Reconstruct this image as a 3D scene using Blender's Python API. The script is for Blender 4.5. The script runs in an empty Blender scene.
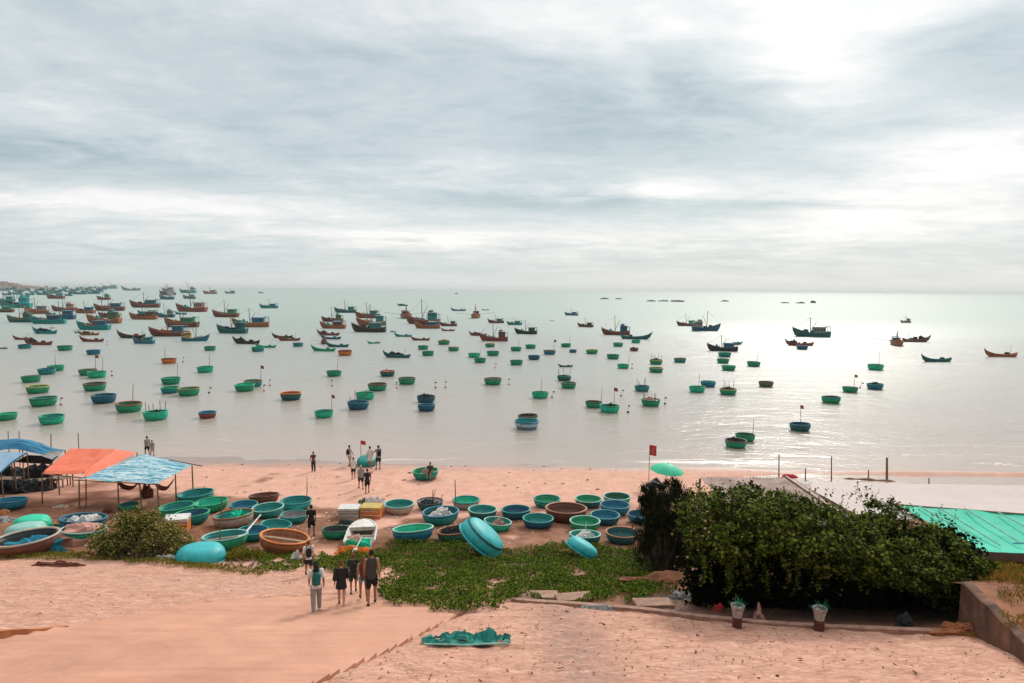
import bpy, math, random
import numpy as np
from mathutils import Vector, Matrix, noise as mnoise

random.seed(7)
rng = np.random.default_rng(11)
SC = bpy.context.scene
COL = SC.collection
R = math.radians
F = 683.0                     # focal length in pixels (24 mm on a 36 mm frame)
CAMZ = 15.0

# ------------------------------------------------------------------ camera
cam_d = bpy.data.cameras.new('camera')
cam = bpy.data.objects.new('camera', cam_d)
COL.objects.link(cam)
cam_d.sensor_width = 36.0
cam_d.lens = F / 1024 * 36
cam_d.clip_start = 0.1
cam_d.clip_end = 60000
CROT = Matrix.Rotation(R(90 - 4.4), 3, 'X') @ Matrix.Rotation(R(0.50), 3, 'Z')
cam.matrix_world = Matrix.Translation((0, 0, CAMZ)) @ CROT.to_4x4()
SC.camera = cam

# ------------------------------------------------------------------ exposure
SC.view_settings.view_transform = 'Standard'
SC.view_settings.look = 'None'
SC.view_settings.gamma = 1
SC.view_settings.exposure = 0.60
SC.view_settings.use_curve_mapping = False

# ------------------------------------------------------------------ sun
SUN_AZ, SUN_EL = R(24), R(33)
sd = bpy.data.lights.new('sun', 'SUN')
sd.energy = 1.5
sd.angle = R(10)
sd.color = (1, .93, .84)
sun = bpy.data.objects.new('sun', sd)
COL.objects.link(sun)
sv = Vector((math.sin(SUN_AZ) * math.cos(SUN_EL), math.cos(SUN_AZ) * math.cos(SUN_EL), math.sin(SUN_EL)))
sun.rotation_euler = sv.to_track_quat('Z', 'Y').to_euler()
sun.location = (20, 30, 60)

# ------------------------------------------------------------------ world: Nishita sky behind a cloud deck
W = bpy.data.worlds.new('World')
SC.world = W
W.use_nodes = True
nt = W.node_tree
nt.nodes.clear()


class NB:
    """tiny node builder"""
    def __init__(s, nt): s.nt = nt
    def n(s, t, **k):
        x = s.nt.nodes.new(t)
        for a, b in k.items(): setattr(x, a, b)
        return x
    def link(s, a, b): s.nt.links.new(a, b)
    def val(s, sock, v):
        if hasattr(v, 'is_output') or isinstance(v, bpy.types.NodeSocket): s.nt.links.new(v, sock)
        else: sock.default_value = v
    def m(s, op, a, b=0.0, c=None, clamp=False):
        x = s.n('ShaderNodeMath', operation=op, use_clamp=clamp)
        s.val(x.inputs[0], a); s.val(x.inputs[1], b)
        if c is not None: s.val(x.inputs[2], c)
        return x.outputs[0]
    def noise(s, vec, scale, detail=4, rough=.55, dist=0.0):
        x = s.n('ShaderNodeTexNoise')
        if vec is not None: s.link(vec, x.inputs['Vector'])
        x.inputs['Scale'].default_value = scale; x.inputs['Detail'].default_value = detail
        x.inputs['Roughness'].default_value = rough; x.inputs['Distortion'].default_value = dist
        return x.outputs['Fac']
    def comb(s, a, b, c):
        x = s.n('ShaderNodeCombineXYZ')
        s.val(x.inputs[0], a); s.val(x.inputs[1], b); s.val(x.inputs[2], c)
        return x.outputs[0]
    def ramp(s, fac, stops, interp='LINEAR'):
        x = s.n('ShaderNodeValToRGB'); cr = x.color_ramp; cr.interpolation = interp
        while len(cr.elements) < len(stops): cr.elements.new(.5)
        for e, (p, c) in zip(cr.elements, stops):
            e.position = p
            e.color = (c[0], c[1], c[2], 1) if hasattr(c, '__len__') else (c, c, c, 1)
        s.val(x.inputs[0], fac)
        return x.outputs['Color']
    def mix(s, fac, a, b, mode='MIX'):
        x = s.n('ShaderNodeMix', data_type='RGBA', blend_type=mode)
        s.val(x.inputs[0], fac)
        for sock, v in ((x.inputs[6], a), (x.inputs[7], b)):
            if isinstance(v, bpy.types.NodeSocket): s.link(v, sock)
            else: sock.default_value = (v[0], v[1], v[2], 1)
        return x.outputs[2]


b = NB(nt)
tc = b.n('ShaderNodeTexCoord')
sep = b.n('ShaderNodeSeparateXYZ'); b.link(tc.outputs['Generated'], sep.inputs[0])
X, Y, Z = sep.outputs
den = b.m('ADD', b.m('MAXIMUM', Z, 0.0), .10)
pu = b.m('DIVIDE', X, den); pv = b.m('DIVIDE', Y, den)
pc = b.comb(pu, b.m('MULTIPLY', pv, 1.25), 0.0)
nA = b.noise(pc, .55, 7, .55, .35)
nB = b.noise(b.comb(b.m('ADD', pu, 17.3), b.m('ADD', pv, 4.1), 3.0), 1.7, 6, .6, .5)
nC = b.noise(b.comb(b.m('MULTIPLY', pu, .5), b.m('MULTIPLY', pv, 1.9), 8.0), .9, 6, .6, .3)
# azimuth / elevation of the sky direction (in degrees), warped by the cloud noise
az = b.m('MULTIPLY', b.m('ARCTAN2', X, Y), 57.2958)
el = b.m('MULTIPLY', b.m('ARCSINE', b.m('MAXIMUM', Z, 0.0)), 57.2958)
wz = b.m('MULTIPLY', b.m('SUBTRACT', nC, .5), 16.0)
we = b.m('MULTIPLY', b.m('SUBTRACT', nB, .5), b.m('MULTIPLY', b.m('MINIMUM', el, 12.0), .42))
azw = b.m('ADD', az, wz); elw = b.m('ADD', el, we)
BANKS = [  # azimuth, elevation, half widths, brightness: the lighter and darker cloud banks
    (-26, 6.0, 14, .9, .46), (-9, 4.3, 13, .8, .42), (12, 4.3, 15, .9, .30), (29, 6.2, 9, 2.2, .40),
    (25, 18.5, 10, 3.6, .24), (8, 22, 12, 3.0, .16), (-19, 23, 12, 3.5, .20), (14, 8.2, 4, 1.0, .36), (33, 10, 8, 2.0, .45),
    (-4, 10.5, 5, 1.5, .18), (22, 16, 6, 2.4, .40), (-32, 14, 7, 2.0, .12),
    (-33, 8.6, 11, 1.2, -.34), (-14, 13.5, 9, 2.4, -.24), (8, 14.0, 11, 3.6, -.36), (-1, 7.3, 7, .8, -.30),
    (20, 12.0, 9, 2.4, -.26), (7, 6.9, 6, .7, -.24), (33, 16, 6, 2.2, -.34), (18, 15.5, 5, 1.2, -.22), (30, 12, 5, 1.0, -.2), (-8, 18, 8, 1.6, -.2), (-27, 18, 10, 2.2, -.10), (20, 6.2, 6, .8, -.14),
]
acc = b.m('ADD', b.m('MULTIPLY', b.m('SUBTRACT', nA, .5), .74), .535)
acc = b.m('ADD', acc, b.m('MULTIPLY', b.m('SUBTRACT', nB, .5), .85))
acc = b.m('ADD', acc, b.m('MULTIPLY', b.m('SUBTRACT', nC, .5), .50))
nD = b.noise(b.comb(b.m('ADD', pu, 5.3), b.m('MULTIPLY', pv, 1.5), 6.0), 4.2, 5, .62, .6)
acc = b.m('ADD', acc, b.m('MULTIPLY', b.m('SUBTRACT', nD, .5), .50))
for a0, e0, sa, se, amp in BANKS:
    q = b.m('ADD', b.m('POWER', b.m('DIVIDE', b.m('ABSOLUTE', b.m('SUBTRACT', azw, a0)), sa), 2.0),
            b.m('POWER', b.m('DIVIDE', b.m('ABSOLUTE', b.m('SUBTRACT', elw, e0)), se), 2.0))
    acc = b.m('ADD', acc, b.m('MULTIPLY', b.m('EXPONENT', b.m('MULTIPLY', q, -1.0)), amp))
# near the horizon the deck goes smooth and pale
hz = b.m('EXPONENT', b.m('MULTIPLY', el, -.55))
acc = b.m('ADD', b.m('MULTIPLY', acc, b.m('SUBTRACT', 1.0, hz)), b.m('MULTIPLY', hz, .60))
# overhead, out of view, the deck is raised evenly bright to light the ground
hi = b.n('ShaderNodeMapRange'); b.link(el, hi.inputs[0])
hi.inputs[1].default_value = 26; hi.inputs[2].default_value = 50
acc = b.m('ADD', b.m('MULTIPLY', acc, b.m('SUBTRACT', 1.0, hi.outputs[0])), b.m('MULTIPLY', hi.outputs[0], .92))
# glow of the veiled sun
dt = b.n('ShaderNodeVectorMath', operation='DOT_PRODUCT')
b.link(tc.outputs['Generated'], dt.inputs[0]); dt.inputs[1].default_value = sv
glow = b.m('POWER', b.m('MAXIMUM', dt.outputs['Value'], 0.0), 24.0)
cc = b.ramp(acc, [(0.0, (.27, .355, .39)), (.30, (.405, .475, .50)), (.55, (.515, .56, .575)), (.80, (.66, .67, .668)), (1.0, (.775, .765, .755))])
ov = b.n('ShaderNodeMapRange'); b.link(el, ov.inputs[0]); ov.inputs[1].default_value = 25; ov.inputs[2].default_value = 50; ov.inputs[3].default_value = 1.0; ov.inputs[4].default_value = 1.55  # unseen overhead sky brightened further to make up ground light
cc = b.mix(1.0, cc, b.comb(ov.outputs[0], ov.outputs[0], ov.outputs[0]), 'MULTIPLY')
# sky behind the camera, out of view, is dimmed to deepen contrast
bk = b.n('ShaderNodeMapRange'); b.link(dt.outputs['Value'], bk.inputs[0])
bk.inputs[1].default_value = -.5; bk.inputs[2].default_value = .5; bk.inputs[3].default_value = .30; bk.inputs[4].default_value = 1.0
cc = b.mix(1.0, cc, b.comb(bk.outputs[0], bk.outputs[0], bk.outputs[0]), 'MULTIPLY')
cg = b.mix(1.0, cc, b.mix(1.0, (.16, .155, .15), b.comb(glow, glow, glow), 'MULTIPLY'), 'ADD')
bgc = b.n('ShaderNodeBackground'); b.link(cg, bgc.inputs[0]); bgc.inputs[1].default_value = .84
sky = b.n('ShaderNodeTexSky'); sky.sky_type = 'NISHITA'; sky.sun_disc = False
sky.sun_elevation = SUN_EL; sky.sun_rotation = SUN_AZ
bgs = b.n('ShaderNodeBackground'); b.link(sky.outputs[0], bgs.inputs[0]); bgs.inputs[1].default_value = .09
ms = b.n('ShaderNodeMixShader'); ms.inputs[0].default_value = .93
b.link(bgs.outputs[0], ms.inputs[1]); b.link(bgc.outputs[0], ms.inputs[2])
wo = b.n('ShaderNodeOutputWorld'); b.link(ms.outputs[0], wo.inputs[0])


# ------------------------------------------------------------------ ground heights and pixel -> place
def sm(t): return np.clip(t, 0, 1) ** 2 * (3 - 2 * np.clip(t, 0, 1))

def ground(x, y):
    """height of the land at x (right), y (away from the camera); the sea is at 0"""
    x = np.asarray(x, float); y = np.asarray(y, float)
    sh = 58.8 - 2.2 * sm((x + 20) / 30) + .5 * np.sin(x * .13) + .3 * np.sin(x * .41 + 1)
    s = np.clip((sh - y) / (sh - 31.4), 0, 1)
    beach = 2.2 * (.62 * s + .38 * s * s)
    slope = 2.2 + .27 * (31.4 - y)
    sea = -(y - sh) * .05
    z = np.where(y > sh, np.maximum(sea, -2.5), np.where(y > 31.4, beach, slope))
    # lagoon channel behind the bar at the right
    z = z - .42 * sm((x - 14) / 8) * np.exp(-((y - 52.8) / 1.9) ** 2) + .22 * sm((x - 27) / 4) * np.exp(-((y - 55.7) / .55) ** 2)
    # soft knee between revetment and beach
    z = z + .10 * np.exp(-((y - 31.4) / 1.6) ** 2)
    return z

def ray(px, py):
    v = CROT @ Vector(((px - 512) / F, (341.5 - py) / F, -1.0))
    return v

def Zp(px, py, z):
    v = ray(px, py); t = (z - CAMZ) / v.z
    return Vector((v.x * t, v.y * t, z))

def G(px, py, dz=0.0):
    v = ray(px, py)
    t0, t1 = 8.0, 8.0
    f = lambda t: CAMZ + v.z * t - float(ground(v.x * t, v.y * t)) - dz
    while t1 < 200 and f(t1) > 0:
        t0 = t1; t1 += .5
    for _ in range(24):
        m = (t0 + t1) / 2
        if f(m) > 0: t0 = m
        else: t1 = m
    return Vector((v.x * t1, v.y * t1, CAMZ + v.z * t1))

def D(px, py, d):
    v = ray(px, py); t = d / v.y
    return Vector((v.x * t, d, CAMZ + v.z * t))


# ------------------------------------------------------------------ materials
MC = {}
def mat(name, col, rough=.6, var=.18, scale=6.0, bump=0.0, metallic=0.0, spec=.5, dark=None, stain=0.0, wear=0.0):
    if name in MC: return MC[name]
    m = bpy.data.materials.new(name); m.use_nodes = True
    t = m.node_tree; p = t.nodes['Principled BSDF']; q = NB(t)
    c = q.n('ShaderNodeTexCoord')
    n1 = q.noise(c.outputs['Object'], scale, 5, .6, .2)
    n2 = q.noise(c.outputs['Object'], scale * 5.3, 4, .65)
    lo = [max(v * (1 - var * 1.6), 0) for v in col]; hi_ = [min(v * (1 + var), .95) for v in col]
    base = q.ramp(n1, [(.28, lo), (.72, hi_)])
    base = q.mix(q.m('MULTIPLY', n2, .35), base, [v * .72 for v in col])
    if stain:
        n3 = q.noise(c.outputs['Object'], scale * .9, 6, .7, .8)
        f = q.ramp(n3, [(.52, 0.0), (.66, 1.0)])
        base = q.mix(q.m('MULTIPLY', f, stain), base, dark or (.12, .08, .05))
    if wear:       # rubbed, chalky patches where the paint has gone
        n4 = q.noise(c.outputs['Object'], scale * 2.3, 7, .8, .4)
        base = q.mix(q.m('MULTIPLY', q.ramp(n4, [(.60, 0.0), (.68, 1.0)]), wear), base, [v * .6 + .16 for v in col])
    q.link(base, p.inputs['Base Color'])
    p.inputs['Roughness'].default_value = rough
    p.inputs['Metallic'].default_value = metallic
    p.inputs['Specular IOR Level'].default_value = spec
    if bump:
        bp = q.n('ShaderNodeBump'); bp.inputs['Strength'].default_value = bump; bp.inputs['Distance'].default_value = .02
        q.link(n2, bp.inputs['Height']); q.link(bp.outputs[0], p.inputs['Normal'])
    MC[name] = m
    return m

PAL = {  # hull and cloth colours
    'green': (.002, .36, .17), 'mint': (.004, .58, .34), 'teal': (.002, .29, .265), 'navy': (.005, .12, .20),
    'blue': (.005, .20, .31), 'cyan': (.02, .46, .48), 'orange': (.78, .22, .035), 'brown': (.17, .055, .028),
    'red': (.30, .06, .04), 'dark': (.025, .035, .035), 'olive': (.10, .17, .07), 'yellow': (.60, .42, .10),
    'white': (.72, .70, .66), 'grey': (.30, .30, .29), 'beige': (.50, .42, .34), 'pink': (.55, .28, .22),
    'dkteal': (.006, .13, .13), 'dkgreen': (.006, .15, .08), 'rust': (.36, .13, .05), 'ltblue': (.18, .40, .52),
    'pale': (.26, .55, .46), 'black': (.012, .012, .014), 'wood': (.22, .12, .07),
}
def paint(c): return mat('paint_' + c, PAL[c], .55, .22, 2.2, .5, stain=.6, dark=[v * .38 + .012 for v in PAL[c]], wear=.35)
def cloth(c): return mat('cloth_' + c, PAL[c], .9, .14, 8, .3)


# ------------------------------------------------------------------ mesh helpers
class MB:
    def __init__(s): s.v = []; s.f = []; s.mi = []
    def add(s, vs, fs, mi=0):
        o = len(s.v); s.v += [tuple(v) for v in vs]
        s.f += [tuple(i + o for i in f) for f in fs]; s.mi += [mi] * len(fs)
        return s
    def box(s, c, d, rot=0.0, mi=0, tilt=0.0):
        hx, hy, hz = d[0] / 2, d[1] / 2, d[2] / 2
        M = Matrix.Rotation(rot, 3, 'Z') @ Matrix.Rotation(tilt, 3, 'Y')
        vs = [Vector(c) + M @ Vector((x, y, z)) for x in (-hx, hx) for y in (-hy, hy) for z in (-hz, hz)]
        return s.add(vs, [(0, 1, 3, 2), (4, 6, 7, 5), (0, 4, 5, 1), (2, 3, 7, 6), (0, 2, 6, 4), (1, 5, 7, 3)], mi)
    def tube(s, pts, rad, n=6, mi=0, cap=True):
        pts = [Vector(p) for p in pts]
        rads = rad if hasattr(rad, '__len__') else [rad] * len(pts)
        vs = []; fs = []
        for i, p in enumerate(pts):
            a = pts[max(i - 1, 0)]; c = pts[min(i + 1, len(pts) - 1)]
            t = (c - a).normalized()
            u = t.cross(Vector((0, 0, 1)))
            if u.length < .05: u = t.cross(Vector((1, 0, 0)))
            u.normalize(); w = t.cross(u)
            for k in range(n):
                an = 2 * math.pi * k / n
                vs.append(p + (u * math.cos(an) + w * math.sin(an)) * rads[i])
        for i in range(len(pts) - 1):
            for k in range(n):
                k2 = (k + 1) % n
                fs.append((i * n + k, i * n + k2, (i + 1) * n + k2, (i + 1) * n + k))
        if cap:
            fs.append(tuple(range(n))[::-1]); fs.append(tuple((len(pts) - 1) * n + k for k in range(n)))
        return s.add(vs, fs, mi)
    def lathe(s, prof, n=28, mi=0, mis=None, close=False, wob=0.0):
        vs = []; fs = []; ml = []
        for r, z in prof:
            for k in range(n):
                a = 2 * math.pi * k / n
                rr = r * (1 + wob * math.sin(2 * a + 1) + wob * .5 * math.sin(3 * a))
                vs.append((rr * math.cos(a), rr * math.sin(a), z))
        m = len(prof)
        for i in range(m if close else m - 1):
            j = (i + 1) % m
            for k in range(n):
                k2 = (k + 1) % n
                fs.append((i * n + k, i * n + k2, j * n + k2, j * n + k)); ml.append(mis[i] if mis else mi)
        o = len(s.v); s.v += vs; s.f += [tuple(i + o for i in f) for f in fs]; s.mi += ml
        return s
    def disc(s, r, z, n=28, mi=0, up=True):
        vs = [(r * math.cos(2 * math.pi * k / n), r * math.sin(2 * math.pi * k / n), z) for k in range(n)]
        f = tuple(range(n)); return s.add(vs, [f if up else f[::-1]], mi)
    def ell(s, c, rx, ry, rz, n=12, m=8, mi=0, M=None):
        vs = [(0, 0, rz)]; fs = []
        for i in range(1, m):
            t = math.pi * i / m
            for k in range(n):
                a = 2 * math.pi * k / n
                vs.append((rx * math.sin(t) * math.cos(a), ry * math.sin(t) * math.sin(a), rz * math.cos(t)))
        vs.append((0, 0, -rz))
        for k in range(n): fs.append((0, 1 + k, 1 + (k + 1) % n))
        for i in range(m - 2):
            for k in range(n):
                a = 1 + i * n + k; c2 = 1 + i * n + (k + 1) % n
                fs.append((a, a + n, c2 + n, c2))
        l = len(vs) - 1
        for k in range(n): fs.append((l, l - n + (k + 1) % n, l - n + k))
        vs = [(M @ Vector(v) if M else Vector(v)) + Vector(c) for v in vs]
        return s.add(vs, fs, mi)
    def mesh(s, name, smooth=False):
        me = bpy.data.meshes.new(name); me.from_pydata(s.v, [], s.f)
        me.polygons.foreach_set('material_index', s.mi)
        if smooth: me.polygons.foreach_set('use_smooth', [True] * len(s.f))
        me.update()
        return me

CACHE = {}
def cached(key, fn):
    if key not in CACHE: CACHE[key] = fn()
    return CACHE[key]

def put(name, me, mats, parent=None, loc=None, rot=None, scale=None):
    """one object from a (possibly shared) mesh; colours sit on the object, so that copies can differ"""
    if isinstance(me, MB): me = me.mesh(name)
    mats = mats if isinstance(mats, (list, tuple)) else [mats]
    while len(me.materials) < len(mats): me.materials.append(mats[len(me.materials)])
    o = bpy.data.objects.new(name, me); COL.objects.link(o)
    for i, m in enumerate(mats):
        if me.materials[i] != m:
            o.material_slots[i].link = 'OBJECT'; o.material_slots[i].material = m
    if parent: o.parent = parent
    if loc is not None: o.location = loc
    if rot is not None: o.rotation_euler = rot
    if scale is not None: o.scale = scale if hasattr(scale, '__len__') else (scale,) * 3
    return o

LABELS = {}
def tag(o, label, cat, group=None):
    o['label'] = label; o['category'] = cat
    if group: o['group'] = group
    n = len(label.split())
    if not 4 <= n <= 16: print('LABEL LENGTH', n, label)
    if label in LABELS: print('DUP LABEL', label)
    LABELS[label] = LABELS.get(label, 0) + 1
    return o

def thing(name, label, cat, loc, rot=(0, 0, 0), scale=1.0, group=None):
    o = bpy.data.objects.new(name, None); COL.objects.link(o)
    o.empty_display_size = .2
    o.location = loc; o.rotation_euler = rot; o.scale = (scale,) * 3 if not hasattr(scale, '__len__') else scale
    return tag(o, label, cat, group)

def structure(name, me, mats, **k):
    o = put(name, me, mats, **k); o['kind'] = 'structure'; return o

def stuff(name, me, mats, **k):
    o = put(name, me, mats, **k); o['kind'] = 'stuff'; return o

# ================================================================== THE SETTING
# ---- land: one sheet, fine where the camera sees it close
def axis(parts):
    out = []
    for a, c, st in parts:
        out += list(np.arange(a, c, st))
    out.append(parts[-1][1])
    return np.array(out)
gx = axis([(-420, -60, 30), (-60, -26, 2), (-26, 20, .17), (20, 60, 1.6), (60, 420, 30)])
gy = axis([(-60, 0, 6), (0, 12, 1), (12, 36, .15), (36, 62, .5), (62, 110, 4)])
gX, gY = np.meshgrid(gx, gy)

def fbm(x, y, sc, oct=4, seed=0.0):
    out = np.zeros(x.size)
    xf = x.ravel() * sc; yf = y.ravel() * sc
    for i in range(x.size):
        out[i] = mnoise.fractal((xf[i], yf[i], seed), 1.0, 2.1, oct)
    return out.reshape(x.shape)

KP = [G(x, y) for x, y in [(512, 601), (545, 604), (575, 606), (640, 611), (700, 619), (765, 625), (830, 629), (895, 632), (950, 634)]]
# stairs footprint: left and right edges as functions of y
SY = [11.0, 13.0, 15.0, 17.2, 18.9, 20.2, 20.9, 21.9, 22.6, 23.4, 24.2]
SL = [-15.5, -14.3, -13.1, -11.9, -10.9, -10.2, -9.7, -7.9, -5.6, -4.9, -4.6]
SR = [-4.7, -3.9, -3.05, -2.3, -1.7, -1.3, -1.15, -1.2, -2.4, -3.9, -4.2]
e1, e2 = G(320, 683), G(430, 640)
print('stairs right', e1, e2, 'left', G(0, 645), G(82, 632), 'foot', G(200, 617), G(320, 610), G(387, 605), G(510, 602))
sl = lambda y: np.interp(y, SY, SL)
sr = lambda y: np.interp(y, SY, SR)

nz1 = fbm(gX, gY, 1.6, 4, 3.0)
nz2 = fbm(gX, gY, .35, 3, 9.0)
gZ = ground(gX, gY)
rub = sm((31.2 - gY) / 1.2) * sm((gY - 2) / 3)                 # stone revetment
inst = (gX > sl(gY) - .05) & (gX < sr(gY) + .05) & (gY < 24.3)
pathc = np.interp(gY, [23.5, 26, 28, 31, 34], [-4.9, -5.4, -6.3, -8.2, -9.4])
path = sm((1.35 - np.abs(gX - pathc)) / .5) * sm((gY - 23) / .6) * sm((34 - gY) / 1.5)
gZ = gZ + rub * (nz1 * .055 + nz2 * .05) * (1 - path)
gZ = gZ + (1 - rub) * sm((58 - gY) / 3) * (nz1 * .03 + nz2 * .07)
gZ = gZ + (gY > 57) * nz2 * .05
# the revetment left of the stairs stands a little proud of them
gZ = gZ + .20 * sm((sl(gY) - .06 - gX) / .12) * sm((gY - 12) / 2) * sm((17.6 - gY) / 2.0) * (gX > -22)
gZ = np.where(inst, ground(gX, gY) - .14, gZ)
nx_, ny_ = len(gx), len(gy)
verts = np.stack([gX.ravel(), gY.ravel(), gZ.ravel()], 1)
ii = (np.arange(ny_ - 1)[:, None] * nx_ + np.arange(nx_ - 1)[None, :]).ravel()
faces = np.stack([ii, ii + 1, ii + nx_ + 1, ii + nx_], 1)
me = bpy.data.meshes.new('ground')
me.from_pydata(verts.tolist(), [], faces.tolist())
me.polygons.foreach_set('use_smooth', [True] * len(me.polygons))
ca = me.color_attributes.new('kind', 'FLOAT_COLOR', 'POINT')
sandm = sm((gY - 31.0) / 1.0)
dirt = sm((gY - 30.4) / 1.2) * sm((42.5 + 5 * sm((-13 - gX) / 6) + nz2 * 8 - gY) / 4.0)
kyy = np.interp(gX, [p_.x for p_ in KP], [p_.y for p_ in KP])
dirt = np.maximum(dirt, sm((gX - 1.5) / 2.0) * sm((gY - kyy) / .15) * sm((46 - gY) / 6) * .9)
colr = np.stack([sandm.ravel(), np.clip(dirt, 0, 1).ravel(), path.ravel(), np.ones(gX.size)], 1).ravel()
ca.data.foreach_set('color', colr)
me.update()
mg = bpy.data.materials.new('ground'); mg.use_nodes = True
q = NB(mg.node_tree); p = mg.node_tree.nodes['Principled BSDF']
vc = q.n('ShaderNodeVertexColor'); vc.layer_name = 'kind'
sp = q.n('ShaderNodeSeparateColor'); q.link(vc.outputs[0], sp.inputs[0])
tcg = q.n('ShaderNodeTexCoord'); oc = tcg.outputs['Object']
so = q.n('ShaderNodeSeparateXYZ'); q.link(oc, so.inputs[0])
n_big = q.noise(oc, .25, 4); n_mid = q.noise(oc, 1.3, 6, .65, .3); n_fine = q.noise(oc, 9, 5, .7)
sand = q.ramp(n_mid, [(.30, (.52, .265, .185)), (.72, (.69, .39, .29))])
sand = q.mix(q.ramp(q.noise(oc, 2.6, 5, .7, .8), [(.60, 0.0), (.70, .55)]), sand, (.27, .15, .10))
wet = q.m('ADD', so.outputs[1], q.m('MULTIPLY', q.m('SUBTRACT', n_big, .5), 3.5))
wetf = q.ramp(q.m('DIVIDE', q.m('SUBTRACT', wet, 54.6), 3.0, clamp=True), [(0, 0.0), (1, 1.0)])
sand = q.mix(wetf, sand, (.30, .215, .18))
wr = q.m('ABSOLUTE', q.m('SUBTRACT', q.m('ADD', so.outputs[1], q.m('MULTIPLY', q.m('SUBTRACT', q.noise(oc, .12, 4, .6), .5), 5.0)), 56.4))
wrf = q.m('MULTIPLY', q.ramp(wr, [(0.0, 1.0), (.22, 0.0)]), q.ramp(q.noise(oc, .35, 4, .7), [(.46, 0.0), (.56, .85)]))
sand = q.mix(wrf, sand, (.36, .13, .06))
soil_shade = q.m('MULTIPLY', q.m('DIVIDE', q.m('SUBTRACT', so.outputs[0], 3.5), 1.5, clamp=True), q.m('MULTIPLY', q.m('DIVIDE', q.m('SUBTRACT', so.outputs[1], 18.5), .6, clamp=True), q.m('DIVIDE', q.m('SUBTRACT', 27.0, so.outputs[1]), 2.0, clamp=True)))  # dark soil, taken near black to paint in the shade under the hedge
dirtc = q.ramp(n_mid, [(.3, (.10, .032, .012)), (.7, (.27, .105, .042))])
brick = q.n('ShaderNodeTexVoronoi'); brick.feature = 'DISTANCE_TO_EDGE'
mp = q.n('ShaderNodeMapping'); mp.inputs['Scale'].default_value = (2.6, 4.4, 1.0); q.link(oc, mp.inputs[0])
wv = q.n('ShaderNodeVectorMath', operation='ADD'); q.link(mp.outputs[0], wv.inputs[0])
wn = q.n('ShaderNodeTexNoise'); wn.inputs['Scale'].default_value = 2.0; q.link(oc, wn.inputs['Vector'])
q.link(wn.outputs['Color'], wv.inputs[1])
q.link(wv.outputs[0], brick.inputs['Vector']); brick.inputs['Scale'].default_value = 1.0
joint = q.ramp(brick.outputs['Distance'], [(0.0, 1.0), (.16, 0.0)])
mpx = q.n('ShaderNodeMapping'); mpx.inputs['Scale'].default_value = (.8, 1.9, 1.0); q.link(oc, mpx.inputs[0])
stone = q.ramp(q.noise(mpx.outputs[0], 1.5, 8, .78, .8), [(.30, (.34, .16, .11)), (.46, (.53, .27, .185)), (.58, (.64, .35, .25)), (.74, (.72, .50, .40))])
stone = q.mix(q.m('MULTIPLY', q.ramp(q.noise(oc, 3.4, 6, .75, .6), [(.50, 0.0), (.62, 1.0)]), .55), stone, (.34, .17, .12))
stone = q.mix(q.m('MULTIPLY', joint, .38), stone, (.36, .18, .125))
stone = q.mix(q.ramp(q.noise(oc, 1.8, 6, .8, 1.5), [(.585, 0.0), (.64, .75)]), stone, (.26, .10, .05))
stone = q.mix(q.m('MULTIPLY', q.ramp(q.noise(oc, .16, 5, .6, .5), [(.5, 0.0), (.62, 1.0)]), .30), stone, (.42, .27, .22))
gb = q.m('DIVIDE', q.m('SUBTRACT', q.m('ADD', so.outputs[0], q.m('MULTIPLY', q.m('SUBTRACT', n_mid, .5), 1.6)), 1.55), .85)
gbf = q.m('MULTIPLY', q.m('EXPONENT', q.m('MULTIPLY', q.m('MULTIPLY', gb, gb), -1.0)), q.ramp(q.noise(oc, 5, 5, .8), [(.38, .15), (.6, .95)]))
stone = q.mix(gbf, stone, (.27, .165, .13))
conc = q.ramp(q.noise(oc, .7, 5), [(.3, (.53, .265, .18)), (.7, (.68, .37, .255))])
c1 = q.mix(sp.outputs[0], stone, sand)
dirtc = q.mix(q.m('MULTIPLY', soil_shade, .95), dirtc, (.05, .025, .015))
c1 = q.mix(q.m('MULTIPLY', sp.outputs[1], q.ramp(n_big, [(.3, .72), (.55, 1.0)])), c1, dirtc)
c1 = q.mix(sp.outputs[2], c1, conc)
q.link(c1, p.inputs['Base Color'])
q.link(q.m('SUBTRACT', .95, q.m('MULTIPLY', wetf, .62)), p.inputs['Roughness'])
bp = q.n('ShaderNodeBump'); bp.inputs['Strength'].default_value = .6; bp.inputs['Distance'].default_value = .035
hsum = q.m('ADD', q.m('MULTIPLY', n_fine, .5), q.m('SUBTRACT', n_mid, q.m('MULTIPLY', joint, q.m('SUBTRACT', .8, q.m('MULTIPLY', sp.outputs[0], .8)))))
q.link(hsum, bp.inputs['Height']); q.link(bp.outputs[0], p.inputs['Normal'])
structure('ground', me, mg)

# ---- wide concrete stairs down the revetment
st = MB()
yy = 11.0
TR = .42
while yy < 24.0:
    y1 = min(yy + TR, 24.1)
    zt = float(ground(0, (yy + y1) / 2)) - .005
    xl0, xl1, xr0, xr1 = sl(yy), sl(y1), sr(yy), sr(y1)
    if yy > 19.4: zt -= .022 * (yy - 19.4)
    ti = random.uniform(-.012, .012); vs = [(xl0, yy, zt + ti), (xr0 + random.uniform(-.06, .06), yy, zt - ti), (xr1 + random.uniform(-.06, .06), y1 + .012, zt - .004 + ti), (xl1, y1 + .012, zt - .004 - ti)]
    vs += [(x, y, zt - .6) for x, y, _ in vs]
    st.add(vs, [(0, 1, 2, 3), (0, 4, 5, 1), (1, 5, 6, 2), (2, 6, 7, 3), (3, 7, 4, 0)])
    yy = y1
    TR = random.uniform(.38, .46)
mst = bpy.data.materials.new('stair_concrete'); mst.use_nodes = True
q = NB(mst.node_tree); p = mst.node_tree.nodes['Principled BSDF']
oc = q.n('ShaderNodeTexCoord').outputs['Object']
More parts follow.
